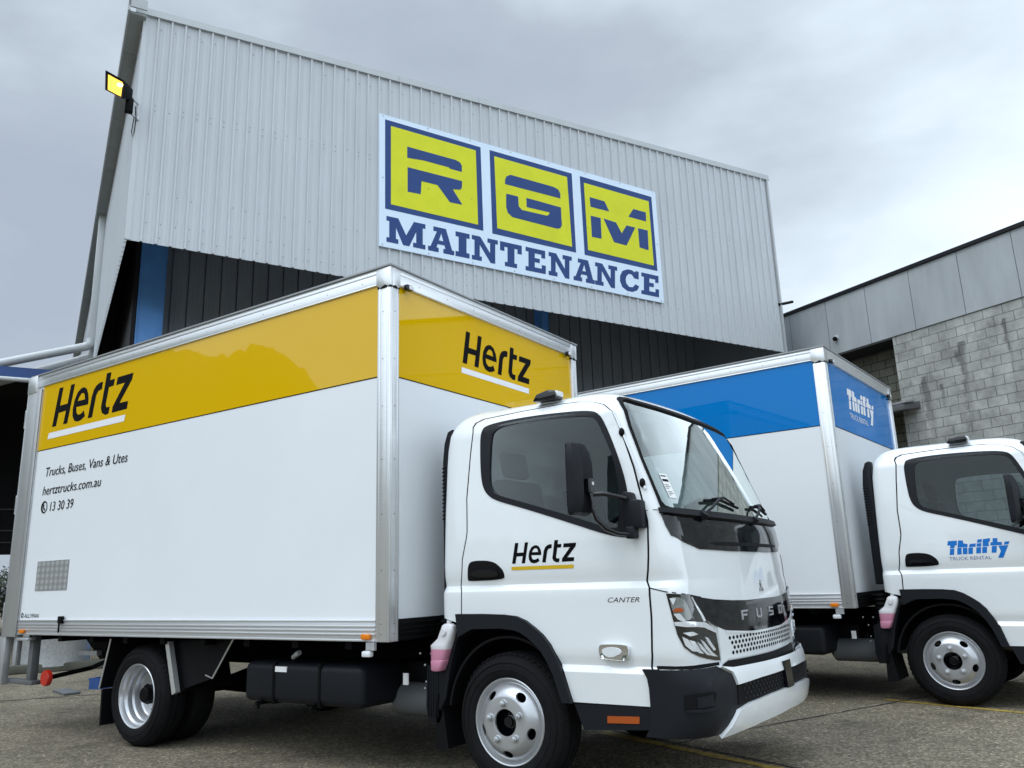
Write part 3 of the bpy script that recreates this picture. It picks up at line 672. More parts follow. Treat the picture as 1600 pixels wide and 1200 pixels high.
    cp('nose_seam', [[(.905, 1.285), (.88, 1.18), (.815, 1.05), (.82, 1.05), (.885, 1.18), (.911, 1.285)]], -.004, .0018, M['rubber'])
    for q in list(T.children_recursive):
        if q.name.startswith('nose_seam'):
            for v in q.data.vertices: v.co.y = W-v.co.y
            q.data.flip_normals()
    # headlights
    for k, fl in ((0, lambda p: p), (1, mir)):
        h = MB(); patch(h, [fl(HL)], cabf, -.01, .004, .04); hl = h.build('headlight', M['lampin'], cab, 30)
        def sub(nm, p, b, m, it=1):
            q = MB(); patch(q, [fl(chaikin(p, it))], cabf, .0, b, .04); q.build(nm, m, hl, 35)
        # headlights are sub-parts of the cab, so their own pieces join one lamp-unit mesh per look
        q = MB()
        for p in ([(1.028, 1.055), (.985, 1.055), (.95, 1.04), (.918, .945), (.96, .934), (1.012, .944), (1.026, 1.0)],):
            patch(q, [fl(chaikin(p))], cabf, 0, .006, .04)
        q.build('headlight_reflector', M['lampgrey'], cab, 35)
        q = MB(); patch(q, [fl(chaikin([(1.022, .988), (1.006, .999), (.985, 1.000), (.968, .993), (.970, .981), (.996, .978), (1.020, .981)]))], cabf, 0, .012, .04); q.build('headlight_indicator', M['amberd'], cab, 35)
        q = MB(); patch(q, [fl([(1.021, .970), (.990, .972), (.962, .932), (.98, .932), (1.003, .942)])], cabf, 0, .010, .04)
        patch(q, [fl([(1.028, 1.050), (.998, 1.048), (1.016, 1.012)])], cabf, 0, .010, .04)
        patch(q, [fl([(1.023, .930), (.968, .932), (.857, .922), (.811, .918), (.75, .892), (.716, .872), (.718, .858), (.83, .893), (.90, .900), (.964, .903), (1.018, .912)])], cabf, 0, .012, .04)
        patch(q, [fl([(.905, 1.052), (.88, 1.052), (.80, .925), (.82, .922)])], cabf, 0, .009, .04)
        for p in ([(.990, .856), (.962, .842), (.93, .795), (.90, .775), (.945, .783), (.978, .812)], [(.955, .838), (.925, .830), (.885, .785), (.850, .762), (.898, .770), (.93, .795)], [(.905, .825), (.872, .812), (.82, .768), (.775, .747), (.825, .755), (.87, .785)], [(.868, .835), (.835, .818), (.775, .765), (.722, .738), (.775, .745), (.83, .785)], [(.825, .845), (.80, .838), (.735, .775), (.755, .77), (.80, .81)], [(.985, .875), (.93, .878), (.89, .862), (.95, .856)]):
            patch(q, [fl(p)], cabf, 0, .011, .04)
        q.build('headlight_chrome', M['brightref'], cab, 35)
    cp('grille_panel', [GRB], -.006, .010, M['gloss'])
    gr = cp('grille', [GRW], -.006, .008, M['cab'])
    ho = MB()
    for r_ in range(4):
        for c_ in range(-13, 14):
            s0 = c_*.044+(.022 if r_ % 2 else 0); z0 = .822-r_*.026-.00*abs(s0)
            if abs(s0) > .585-.01*r_ or z0 > .838+.03*abs(s0)-.014: continue
            q = [(s0+.0150*math.cos(t)*1.0, z0+.0108*math.sin(t)) for t in np.linspace(R(0), R(360), 6, endpoint=False)]
            patch(ho, [q], cabf, .0084, .0088, None)
    ho.build('grille_holes', M['rubber'], cab)
    cp('grille_edge', [[(.62, .864), (.61, .852), (.25, .826), (0, .825), (-.25, .826), (-.61, .852), (-.62, .864), (-.25, .837), (0, .836), (.25, .837)]], .006, .012, M['cab'])
    # chrome maker letters on the black band
    def gl(p, s0, wd, z0, hh): lt = MB(); patch(lt, [[(s0-a*wd, z0+b*hh) for a, b in p]], cabf, .008, .014, .04); lt.build('maker_letter', M['letterm'], cab, 30)
    gl([(0,0),(.22,0),(.22,.40),(.85,.40),(.85,.60),(.22,.60),(.22,.80),(1,.80),(1,1),(0,1)], .405, .088, .908, .052)
    gl([(0,1),(0,.15),(.12,0),(.88,0),(1,.15),(1,1),(.78,1),(.78,.2),(.22,.2),(.22,1)], .188, .088, .908, .052)
    gl([(0,0),(1,0),(1,.58),(.22,.58),(.22,.80),(1,.80),(1,1),(0,1),(0,.40),(.78,.40),(.78,.2),(0,.2)], -.040, .088, .908, .052)
    gl([(0,0),(1,0),(1,1),(0,1),(0,.52),(.22,.52),(.22,.8),(.78,.8),(.78,.2),(.22,.2),(.22,.5),(0,.5)], -.275, .088, .908, .052)
    em = MB()
    for a in (90, 210, 330):
        c_, s_ = math.cos(R(a)), math.sin(R(a)); d = lambda r, k: (-(r*c_-k*s_), 1.078+(r*s_+k*c_))
        patch(em, [[d(.0, 0), d(.022, .0125), d(.044, 0), d(.022, -.0125)]], cabf, .0, .008, None)
    em.build('emblem', M['lampgrey'], cab, 30)
    # model name and brand on the doors
    for sg in (1, -1):
        bl = MB()
        def onside(u, z): return cabf(sg*sx(u, z), z)
        def dirx(u): return u
        if brand == 'rent':
            x0 = .741; fd = (lambda u, v: onside(x0+u*.443, 1.262+v*.121)) if sg > 0 else (lambda u, v: onside(x0+(1-u)*.443, 1.262+v*.121))
            for g in RENT_WORD: patch(bl, g, fd, .0058, None, (.12, .06))
            bl.build('door_lettering', M['black'], cab)
            ub = MB(); patch(ub, [RENT_BAR], fd, .0062, None, (.12, .06)); ub.build('door_underline', M['yellowprint'], cab)
        else:
            x0 = .768; fd = (lambda u, v: onside(x0+u*.478, 1.262+v*.118)) if sg > 0 else (lambda u, v: onside(x0+(1-u)*.478, 1.262+v*.118))
            for g in THRIFT: patch(bl, [g], fd, .0062, None, (.12, .06))
            bl.build('door_lettering', M['blueprint'], cab)
            q = MB(); fq = (lambda u, v: onside(.768+u, v)) if sg > 0 else (lambda u, v: onside(1.09-u, v))
            put_text(q, 'TRUCK RENTAL', fq, .0062, 0, 1.213, .325, .031); q.build('door_small_lettering', M['grey_print'], cab)
        q = MB(); fq = (lambda u, v: onside(1.372+u, v)) if sg > 0 else (lambda u, v: onside(1.575-u, v))
        put_text(q, 'CANTER', fq, .0056, 0, 1.033, .19, .027, .3); q.build('model_name', M['chassis'], cab)
    # roof lamps
    for y in (.40, W-.40):
        rl = MB(); c = (.96, y, 2.275)
        rl.prism([(.87, 2.245), (1.04, 2.245), (1.045, 2.278), (1.03, 2.300), (.98, 2.307), (.90, 2.290)], 1, y-.05, y+.05)
        rl.build('roof_lamp', M['gloss'], cab, 40, .012)
        MB().box(1.022, 1.052, y-.04, y+.04, 2.262, 2.297).build('roof_lamp_lens', M['lens'], cab, 40, .010)
    an = MB().tube([(.95, .95, 2.28), (.95, .95, 2.315)], .006); an.sphere((.95, .95, 2.322), (.018, .012, .01), 10); an.build('antenna', M['rubber'], cab, 40)
    # snorkel behind the cab (driver's side) with slats and bellows
    for sy in (1,):
        sn = MB(); sn.prism([(.085, 1.02), (.085, 1.95), (.10, 2.08), (.13, 2.16), (.175, 2.175), (.175, 1.02)], 1, .43, .56); sn.build('snorkel', M['plastic'], cab, 40, .012)
        sl = MB()
        for k in range(14): z = 1.57+k*.026; sl.box(.083, .14, .4295, .5605, z, z+.010)
        sl.build('snorkel_slats', M['rubber'], cab)
        be = MB()
        pr_ = [(0, .60)]
        for k in range(9): pr_ += [(.062, .62+k*.04), (.075, .64+k*.04)]
        v = []
        n = 20
        for r_, z in pr_: v += [(.11+r_*math.cos(2*math.pi*j/n), .48+r_*math.sin(2*math.pi*j/n), z) for j in range(n)]
        be.add(v, [(i*n+j, i*n+(j+1) % n, (i+1)*n+(j+1) % n, (i+1)*n+j) for i in range(len(pr_)-1) for j in range(n)]); be.build('bellows', M['rubber'], cab, 50)
    # door mirror and arms
    for sy in (1, -1):
        def q_(p): return p if sy > 0 else (p[0], W-p[1], p[2])
        def mk(mb, name, m, sm=40, bev=0): 
            if sy < 0: mb.v = [(a, W-b, c) for a, b, c in mb.v]
            return mb.build(name, m, cab, sm, bev, bseg=3)
        mh = MB()
        # housing: flat mirror side to the rear, crowned front
        Z = [1.495, 1.51, 1.56, 1.63, 1.70, 1.78, 1.84, 1.885, 1.898]
        ins = [.02, .004, 0, 0, 0, 0, .004, .018, .04]; dep = [.030, .058, .074, .080, .080, .078, .066, .048, .030]
        rings = []
        for z, i_, d in zip(Z, ins, dep):
            a, b = -.045+i_, .150-i_
            rings += [(1.318, a, z), (1.318, b, z), (1.318+d*.6, b, z), (1.318+d, b-.035, z), (1.318+d*1.08, .075, z), (1.318+d*.72, .045, z), (1.318+d*.98, .01, z), (1.318+d*.62, a, z)]
        k = 8
        mh.add(rings, [(i*k+j, i*k+(j+1) % k, (i+1)*k+(j+1) % k, (i+1)*k+j) for i in range(len(Z)-1) for j in range(k)]+[tuple(range(k-1, -1, -1)), tuple((len(Z)-1)*k+j for j in range(k))])
        mk(mh, 'mirror', M['plastic'], 50, .004)
        g = MB().add([(1.3165, -.035, 1.51), (1.3165, .14, 1.51), (1.3165, .14, 1.885), (1.3165, -.035, 1.885)], [(0, 1, 2, 3)]); mk(g, 'mirror_glass', M['chrome'])
        ar = MB()
        ar.box(1.375, 1.425, .035, .085, 1.615, 1.69)
        ar.tube([(1.405, .06, 1.64), (1.41, .06, 1.60), (1.412, .062, 1.53), (1.43, .07, 1.47), (1.47, .10, 1.42), (1.51, .15, 1.395), (1.56, .21, 1.388)], .013, 10)
        ar.tube([(1.412, .062, 1.605), (1.46, .10, 1.607), (1.49, .135, 1.600), (1.545, .205, 1.582)], .012, 10)
        mk(ar, 'mirror_arm', M['gloss'], 50)
        mt_ = MB(); mt_.prism([(1.505, 1.42), (1.505, 1.60), (1.53, 1.625), (1.565, 1.615), (1.575, 1.575), (1.62, 1.572), (1.628, 1.42)], 1, .215, .295); mt_.box(1.535, 1.585, .19, .26, 1.365, 1.43)
        mk(mt_, 'mirror_mount', M['plastic'], 40, .010)
    lo = MB().box(1.418, 1.428, .05, .066, 1.655, 1.672).build('mirror_label', M['paper'], cab)
    # wipers
    def on(s, z, o): p, n = cabf(s, z); return tuple(p+n*o)
    for s0 in (.64, -.11):
        wp = MB(); wp.tube([on(s0, 1.485, .035), on(s0-.10, 1.52, .05), on(s0-.27, 1.585, .045), on(s0-.375, 1.602, .03)], .0085, 8)
        wp.tube([on(s0, 1.47, .01), on(s0, 1.487, .045)], .022, 10)
        wp.build('wiper', M['plastic'], cab, 50)
        bl = MB(); bl.tube([on(s0-.12, 1.578, .014), on(s0-.34, 1.592, .016), on(s0-.57, 1.556, .014)], .010, 6); bl.tube([on(s0-.20, 1.585, .028), on(s0-.36, 1.60, .034), on(s0-.50, 1.572, .026)], .007, 6)
        bl.build('wiper_blade', M['rubber'], cab, 40)
    # A-pillar grab clips
    gc = MB(); gc.tube([on(.972, 2.10, .006), on(.985, 1.86, .010), on(1.0, 1.63, .010)], .007, 6); gc.build('pillar_trim', M['alu'], cab, 40)
    for z, s_ in ((1.965, .983), (1.665, 1.0)):
        MB().sphere(on(s_, z, .012), (.018, .014, .026), 12).build('pillar_clip', M['rubber'], cab, 40)
    if st['sticker']:
        stk = MB(); patch(stk, [[(.86, 1.725), (.79, 1.725), (.79, 1.585), (.86, 1.585)]], cabf, .0005, None, None); stk.build('screen_sticker', M['paper'], cab)
        stk = MB()
        for z, wd in ((1.712, .05), (1.69, .056), (1.683, .056), (1.66, .04), (1.65, .05), (1.64, .03), (1.62, .045), (1.61, .05), (1.60, .02)):
            h_ = .007 if z > 1.68 else .003
            patch(stk, [[(.853, z+h_/2), (.853-wd, z+h_/2), (.853-wd, z-h_/2), (.853, z-h_/2)]], cabf, .0012, None, None)
        stk.build('sticker_lines', M['chassis'], cab)
    # interior
    da = MB(); da.prism([(1.72, 1.0), (1.74, 1.44), (1.62, 1.50), (1.42, 1.47), (1.38, 1.30), (1.5, 1.0)], 1, .36, W-.36); da.build('dashboard', M['interior'], cab, 40, .03)
    sw = MB(); c0 = np.array([1.20, .80, 1.46]); ax = np.array([-.55, 0, .83]); e1 = np.array([0, 1., 0]); e2 = np.cross(ax, e1)
    sw.tube([tuple(c0+.19*(math.cos(t)*e1+math.sin(t)*e2)) for t in np.linspace(0, 2*math.pi, 33)], .014, 8); sw.tube([tuple(c0-.19*e1), tuple(c0+.19*e1)], .018, 8); sw.tube([tuple(c0), (1.5, .80, 1.15)], .025, 8)
    sw.build('steering_wheel', M['rubber'], cab, 50)
    for y in (.80, 1.72):
        s_ = MB(); s_.box(.55, 1.05, y-.24, y+.24, 1.05, 1.20); s_.prism([(.48, 1.15), (.62, 1.15), (.50, 1.82), (.38, 1.82)], 1, y-.23, y+.23); s_.prism([(.40, 1.84), (.48, 1.84), (.45, 2.02), (.37, 2.02)], 1, y-.13, y+.13)
        s_.build('seat', M['seat'], cab, 40, .03)
    MB().box(.30, 1.70, .32, W-.32, .96, 1.0).build('cab_floor', M['interior'], cab)
    wpk = MB(); wpk.sphere((1.50, 1.55, 1.56), (.16, .28, .10), 18); o = wpk.build('plastic_wrap', M['wrap'], cab, 60)
    for v in o.data.vertices: v.co += Vector((random.uniform(-1, 1), random.uniform(-1, 1), random.uniform(-1, 1)))*.018
    # ---- bumper ------------------------------------------------------
    bp = MB(); sm_ = 1.235
    patch(bp, [[(-sm_, .362), (sm_, .362), (sm_, .692), (.77, .694), (.70, .652), (-.70, .652), (-.77, .694), (-sm_, .692)]], bumf, -.12, .0, .05); bum = bp.build('bumper', M['plastic'], T, 35, 0)
    def bpart(name, loops, a, b, m, cell=.05):
        mb = MB(); [patch(mb, [l], bumf, a, b, cell) for l in loops]; return mb.build(name, m, bum, 35)
    bar = [(.755, .684), (.66, .674), (.30, .672), (0, .672), (-.30, .672), (-.66, .674), (-.755, .684), (-.685, .655), (-.672, .628), (-.662, .592), (-.40, .603), (0, .607), (.40, .603), (.662, .592), (.672, .628), (.685, .655)]
    bpart('bumper_bar', [bar], -.03, .014, M['cab'])
    cp('bumper_gap', [[(.70, .692), (.70, .708), (.9, .7115), (1.13, .709), (1.13, .692)]], -.002, .004, M['rubber'], both=True)
    cp('grille_gap', [[(.665, .60), (.665, .690), (.60, .7065), (.40, .7035), (0, .7005), (-.40, .7035), (-.60, .7065), (-.665, .690), (-.665, .60)]], -.002, .004, M['rubber'])
    lip = [(.68, .470), (.56, .492), (.29, .506), (0, .510), (-.29, .506), (-.56, .492), (-.68, .470), (-.73, .42), (-.79, .358), (-.64, .372), (-.4, .385), (0, .392), (.4, .385), (.64, .372), (.79, .358), (.73, .42)]
    bpart('bumper_lip', [lip], -.04, .022, M['cab'])
    bpart('bumper_mesh', [[(.655, .588), (.4, .598), (0, .602), (-.4, .598), (-.655, .588), (-.665, .49), (-.56, .496), (0, .514), (.56, .496), (.665, .49)]], -.02, .004, M['rubber'])
    hx = []
    for r_ in range(4):
        for c_ in range(-14, 15):
            s0 = c_*.044+(.022 if r_ % 2 else 0); z0 = .585-r_*.022
            if abs(s0) > .60 or (z0 < .517): continue
            hx.append([(s0+.013*math.cos(t), z0+.0085*math.sin(t)) for t in np.linspace(0, 2*math.pi, 6, endpoint=False)])
    bpart('mesh_cells', hx, .004, .007, M['plastic'], None)
    bpart('plate_holder', [[(.062, .650), (-.062, .650), (-.062, .508), (.062, .508)]], .0, .028, M['gloss'], None)
    for fl in (lambda p: p, mir):
        bpart('fog_recess', [fl([(1.05, .572), (.98, .580), (.88, .584), (.855, .572), (.89, .505), (.92, .497), (1.055, .497)])], -.02, .0015, M['rubber'])
        bpart('fog_ledge', [fl(chaikin([(1.045, .503), (.92, .503), (.885, .512), (.88, .502), (.91, .488), (1.05, .488)], 1))], -.01, .012, M['plastic'])
        bpart('fog_blank', [fl([(.985, .560), (.89, .566), (.885, .515), (.985, .510)])], .0, .004, M['plastic'])
    MB().box(1.55, 1.80, .62, W-.62, .60, .70).build('bumper_support', M['chassis'], T)
    # ---- chassis -----------------------------------------------------
    ch = MB()
    for y in (.88, 1.62): ch.box(-4.45, 1.55, y-.035, y+.035, .56, .77)
    for x in (-4.3, -3.5, -2.2, -1.5, -.6, .1, 1.2): ch.box(x-.04, x+.04, .88, 1.62, .60, .72)
    for x in np.arange(-4.4, -.1, .5): ch.box(x-.03, x+.03, .06, W-.06, .77, ZB+.021)
    ch.build('chassis_frame', M['chassis'], T, 30)
    MB().box(-4.6, -.06, .055, W-.055, ZB-.004, ZB+.019).build('floor_pan', M['chassis'], T)
    eng = MB().box(.15, 1.5, .62, 1.9, .50, .95).build('engine', M['chassis'], T, 30, .05)
    for x in (.678, -2.732): MB().tube([(x, .32, .375), (x, .9, .375), (x, 1.26, .375), (x, 1.6, .375), (x, W-.32, .375)], [.05, .055, .13, .055, .05], 14).build('axle', M['chassis'], T, 50)
    for y0, s_ in ((.283, 1), (W-.283, -1)): wheel(T, .678, y0, s_, 'front')
    for y0, s_ in ((.089, 1), (W-.089, -1)):
        wheel(T, -2.732, y0, s_, 'rear'); 
        inner = MB().lathe([(.24, .262), (.30, .255), (.36, .275), (.378, .31), (.378, .42), (.36, .455), (.25, .46)], (-2.732, y0, .375), 56, 0, s_).build('inner_tyre', M['tyre'], T, 35)
    for k, y in enumerate((.12, W-.12-.48)):
        tk = MB().box(-1.49, -.34, y, y+.48, .40, .665).build('tank', M['plastic'], T, 30, .05, bseg=4)
        for x in (-1.17, -.72): MB().box(x-.012, x+.012, y-.006, y+.486, .394, .671).build('tank_strap', M['chassis'], tk, 30, .004)
        if k == 0:
            MB().box(-1.155, -1.04, y-.004, y+.01, .605, .64).build('tank_label', M['paper'], tk)
            MB().tube([(-1.02, .16, .70), (-.96, .13, .72), (-.92, .12, .735)], .018, 10).build('tap', M['galv'], tk, 40)
            for x in (-1.32, -.78): q = MB().tube([(x, .10, .395), (x, .42, .385)], .014, 8); q.tube([(x, .12, .40), (x, .12, .355)], .012, 8); q.build('tank_bracket', M['chassis'], tk, 40)
    ex = MB().tube([(-.42, .55, .42), (-.38, .55, .42), (.02, .55, .42), (.06, .55, .42)], [.05, .105, .105, .05], 24); ex.tube([(.06, .55, .42), (.6, .62, .46)], .035, 12); ex.tube([(-.42, .55, .42), (-1.9, .60, .50)], .035, 12); ex.build('exhaust', M['awn'], T, 40)
    MB().box(-.44, -.14, .55, .84, .42, .66).build('battery_box', M['chassis'], T, 30, .03)
    lb = MB().box(-.15, -.11, .30, .31, .54, .61).build('warning_label', M['paper'], T)
    sm2 = MB()
    for p in ((-.10, .09, .66), (-.09, .09, .56), (-.10, .09, .52), (-.05, .09, .73), (-.14, .09, .73)): sm2.sphere((p[0]+.1, p[1]+.25, p[2]), (.008, .008, .008), 8)
    sm2.build('hose_fittings', M['galv'], T, 50)
    # front mudguard behind the wheel, step and coolant bottle
    for sy in (1, -1):
        def fin(mb, name, m, sm=40, bev=0):
            if sy < 0: mb.v = [(a, W-b, c) for a, b, c in mb.v]
            return mb.build(name, m, T, sm, bev)
        g = MB(); arc = [(.678+.43*math.cos(t), .375+.46*math.sin(t)) for t in np.linspace(R(20), R(172), 26)]; arc2 = [(.678+.445*math.cos(t), .375+.475*math.sin(t)) for t in np.linspace(R(172), R(20), 26)]
        g.prism(arc+arc2, 1, .285, .62); fin(g, 'inner_arch', M['rubber'])
        g = MB(); g.prism([(.385, .895), (.30, .82), (.245, .65), (.21, .48), (.16, .40), (.15, .42), (.165, .60), (.21, .78), (.26, .90)], 1, .285, .46); fin(g, 'mudguard_edge', M['plastic'], 40, .008)
        g = MB(); g.prism([(.05, .66), (.16, .70), (.17, .38), (.15, .33), (.06, .33), (.04, .42)], 1, .30, .52)
        for k in range(5): g.box(.055+k*.02, .062+k*.02, .294, .30, .36, .64)
        fin(g, 'side_step', M['plastic'], 40, .008)
        g = MB(); g.prism([(.13, .50), (.16, .50), (.215, .19), (.115, .175)], 1, .30, .66); fin(g, 'mud_flap', M['rubber'], 40)
    bo = MB(); sec = [(.635, .085, .032), (.65, .098, .036), (.70, .105, .04), (.735, .11, .042), (.775, .105, .042)]
    def bottle(levels, name, m):
        mb = MB(); n = 20; v = []
        for z, cx, rx, ry in levels: v += [(cx+rx*math.copysign(abs(math.cos(t))**.6, math.cos(t)), .265+ry*math.copysign(abs(math.sin(t))**.6, math.sin(t)), z) for t in np.linspace(0, 2*math.pi, n, endpoint=False)]
        k = len(levels); mb.add(v, [(i*n+j, i*n+(j+1) % n, (i+1)*n+(j+1) % n, (i+1)*n+j) for i in range(k-1) for j in range(n)]+[tuple(range(n-1, -1, -1)), tuple((k-1)*n+j for j in range(n))])
        return mb.build(name, m, T, 40)
    bt = bottle([(.638, .168, .03, .03), (.645, .170, .042, .036), (.70, .183, .055, .042), (.705, .184, .052, .040), (.71, .185, .055, .042), (.768, .196, .066, .044)], 'coolant', M['bottlep'])
    bt = bottle([(.768, .196, .066, .044), (.79, .20, .072, .046), (.80, .208, .066, .042), (.83, .235, .055, .038), (.88, .255, .052, .034), (.905, .258, .045, .03), (.918, .258, .028, .02)], 'coolant_bottle', M['bottlew'])
    MB().lathe([(0, -.012), (.018, -.012), (.021, 0)], (.245, .228, .868), 16).build('bottle_emboss', M['bottlew'], bt, 40)
    MB().tube([(.258, .265, .915), (.262, .265, .935)], .016, 12).build('bottle_cap', M['bottlew'], bt, 40)
    # rear mudguards of checkerplate, flaps
    for sy in (1, -1):
        def fin(mb, name, m, sm=40, bev=0):
            if sy < 0: mb.v = [(a, W-b, c) for a, b, c in mb.v]
            return mb.build(name, m, T, sm, bev)
        g = MB(); g.prism([(-3.16, .80), (-3.15, .80), (-3.255, .41), (-3.27, .41)], 1, .09, .60); fin(g, 'mudguard', M['tread'])
        g = MB(); g.tube([(-3.15, .086, .80), (-3.262, .086, .41)], .007, 6); fin(g, 'guard_edge', M['alu'])
        g = MB(); g.prism([(-3.255, .40), (-3.235, .40), (-3.225, .13), (-3.245, .12)], 1, .10, .60); fin(g, 'mud_flap', M['rubber'])
        g = MB(); g.prism([(-2.36, .80), (-2.35, .80), (-2.235, .43), (-2.25, .42)], 1, .125, .60); fin(g, 'mudguard', M['tread'])
        g = MB(); g.prism([(-2.40, .785), (-2.355, .79), (-2.225, .425), (-2.27, .405)], 1, .085, .125); fin(g, 'mudguard_edge', M['alu'])
        g = MB(); g.prism([(-2.35, .79), (-1.67, .81), (-1.89, .53), (-2.24, .44)], 1, .16, .175); fin(g, 'side_guard', M['tread'])
        g = MB(); g.tube([(-1.67, .155, .81), (-1.89, .155, .53), (-1.97, .155, .55)], .006, 6); fin(g, 'guard_edge', M['alu'])
    # tail lift under the rear
    tl = MB(); tl.box(-4.415, -4.345, .06, .13, .42, ZB-.01); tl.box(-4.86, -4.30, .055, .14, .392, .43); tl.build('lift_arm', M['awn'], T, 30, .006)
    MB().box(-4.66, -4.60, .04, .09, .55, .80).build('lift_bracket', M['galv'], T, 30, .005)
    MB().box(-4.50, -4.30, -.02, .06, .775, .80).build('lift_catch', M['galv'], T, 30, .005)
    pf = MB(); pf.prism([(-4.05, .80), (-3.75, .60), (-3.70, .61), (-3.62, .80)], 1, .35, W-.35); pf.build('lift_platform', M['chassis'], T, 30)
    MB().box(-4.02, -3.72, .30, .345, .635, .675).build('lift_edge', M['galv'], T)
    rr_ = MB().lathe([(0, -.02), (.062, -.02), (.068, -.008), (.068, .02), (0, .02)], (-4.14, .10, .455), 32); rr_.build('round_reflector', M['red'], T, 40)
    MB().tube([(-4.14, .12, .455), (-4.14, .5, .5), (-3.9, .6, .6)], .02, 8).build('reflector_stem', M['chassis'], T, 40)
    if not st['sticker']: pass
    return T
CACHE = {}
build_truck('box_truck', 'white box truck with yellow stripe and black lettering on cargo body, nearest the camera', dict(stripe='yellow', brand='rent', sticker=True), (0, 0, 0), 0, 'rental box trucks in the yard')
build_truck('box_truck', 'white box truck with blue stripe across its cargo body, partly cut off at right', dict(stripe='blue', brand='thrift', sticker=False), (1.837, 4.1144, 0), -.0697, 'rental box trucks in the yard')

# ------------------------------------------------------------------ setting: ground
g = MB(); 
xs = [-400, -60, -30, -15, -6, 0, 6, 12, 30, 60, 400]
for i in range(len(xs)-1):
    for j in range(len(xs)-1): g.add([(xs[i], xs[j], 0), (xs[i+1], xs[j], 0), (xs[i+1], xs[j+1], 0), (xs[i], xs[j+1], 0)], [(0, 1, 2, 3)])
struct(g.build('ground', M['asphalt']))
def strip(name, pts, wd, z, m, jit=0., seed=1):
    rnd = random.Random(seed); P_ = []
    for (a, b) in zip(pts[:-1], pts[1:]):
        n = max(2, int(math.dist(a, b)/.12))
        P_ += [(a[0]+(b[0]-a[0])*i/n, a[1]+(b[1]-a[1])*i/n) for i in range(n)]
    P_.append(pts[-1]); d = Vector((pts[-1][0]-pts[0][0], pts[-1][1]-pts[0][1])).normalized(); nx, ny = -d.y, d.x
    v = []
    for p in P_:
        o = rnd.uniform(-jit, jit); w1 = wd/2*(1+rnd.uniform(-.3, .3)*(jit > 0)); v += [(p[0]+nx*(o+w1), p[1]+ny*(o+w1), z), (p[0]+nx*(o-w1), p[1]+ny*(o-w1), z)]
    mb = MB().add(v, [(2*i, 2*i+1, 2*i+3, 2*i+2) for i in range(len(P_)-1)]); return struct(mb.build(name, m))
strip('pavement_joint', [(.85, 1.55), (1.17, 2.48), (1.70, 3.70), (2.14, 4.72), (3.0, 6.7)], .016, .004, M['joint'], .012, 3)
strip('pavement_joint', [(.35, 2.20), (1.12, 1.875), (1.92, 1.54), (4.0, .70)], .022, .004, M['joint'], .004, 4)
strip('road_marking', [(.30, 2.10), (1.12, 1.76), (1.95, 1.42), (4.0, .57)], .09, .004, M['paint_y'], .004, 5)
strip('road_marking', [(1.9, 4.56), (2.27, 4.43), (3.0, 4.20), (5.5, 3.42)], .075, .004, M['paint_y'], .003, 6)
strip('pavement_joint', [(-7.9, -.6), (-6.9, 1.0), (-6.1, 2.1)], .03, .004, M['joint'], .03, 8)
strip('pavement_joint', [(-6.6, -1.2), (-4.9, -1.0), (-2.4, -1.25), (1.0, -1.1)], .010, .004, M['joint'], .02, 9)

# ------------------------------------------------------------------ workshop
BW = R(62.512); BO = (-8.1, 2.715, 0); DR = -.0232
WS = thing('workshop_building', 'tall workshop with pale ribbed steel upper walls over a dark recessed front', 'building', BO, BW)
RP = .2192
def cladding(name, n, u0, zb, zt, fr, pitch=RP, h=.040, m=None, screws=True, wtop=.026, wbase=.046, parent=None, thick=.03, ustart=0.):
    """ribbed sheet; fr(u, out, z) -> local point, zb/zt functions of u"""
    mb = MB(); us = []
    us.append((ustart, 0.))
    for k in range(n):
        c = u0+k*pitch; us += [(c-wbase/2, 0.), (c-wtop/2, h), (c+wtop/2, h), (c+wbase/2, 0.)]
        for q in (.36, .64): us += [(c+pitch*q-.006, 0.), (c+pitch*q, .004), (c+pitch*q+.006, 0.)]
    us.append((u0+n*pitch, 0.))
    v = []
    for u, o in us: v += [fr(u, o, zb(u)), fr(u, o, zt(u)), fr(u, o-.003, zb(u)), fr(u, o-.003, zt(u))]
    k = len(us); f = []; 
    for i in range(k-1):
        a, b = 4*i, 4*i+4; f += [(a, b, b+1, a+1), (a+2, a+3, b+3, b+2), (a, a+2, b+2, b)]
    mb.add(v, f)
    if screws:
        rnd = random.Random(5)
        for zz in screws:
            for i in range(n):
                c = u0+i*pitch+.052; z = zz+rnd.uniform(-.015, .015)
                if rnd.random() < .25: continue
                p = fr(c, .006, z); s_ = .0052
                mb.box(p[0]-s_, p[0]+s_, p[1]-s_, p[1]+s_, p[2]-s_, p[2]+s_, 1)
    return mb.build(name, [m or M['clad'], M['screw']], parent, fix=False)
zb_f = lambda u: 6.60-.0215*u; zt_f = lambda u: 10.72+.010*u
cladding('front_cladding', 65, .203, zb_f, zt_f, lambda u, o, z: (u, -o, z), parent=WS, screws=(10.5, 9.05, 8.95, 7.45, 6.95, 6.72))
sd_ = lambda v, o, z: (DR*v-o, v, z)
cladding('side_cladding', 110, .12, lambda v: 6.60-.0*v, lambda v: 10.66, sd_, parent=WS, screws=None)
MB().box(14.40, 14.47, .0, 24, .0, 10.75).build('far_wall', M['clad'], WS)
MB().box(14.35, 14.39, .08, 23.5, .0, 9.0).build('added_dark_lining', M['darkclad'], WS)  # sheet added over the pale far wall to keep the recess dark
MB().box(14.425, 14.475, -.05, .08, 6.27, 10.86).build('corner_flashing', M['capm'], WS)
MB().box(-.035, .05, -.012, .03, 6.61, 10.70).build('corner_flashing', M['clad'], WS)
cp_ = MB()
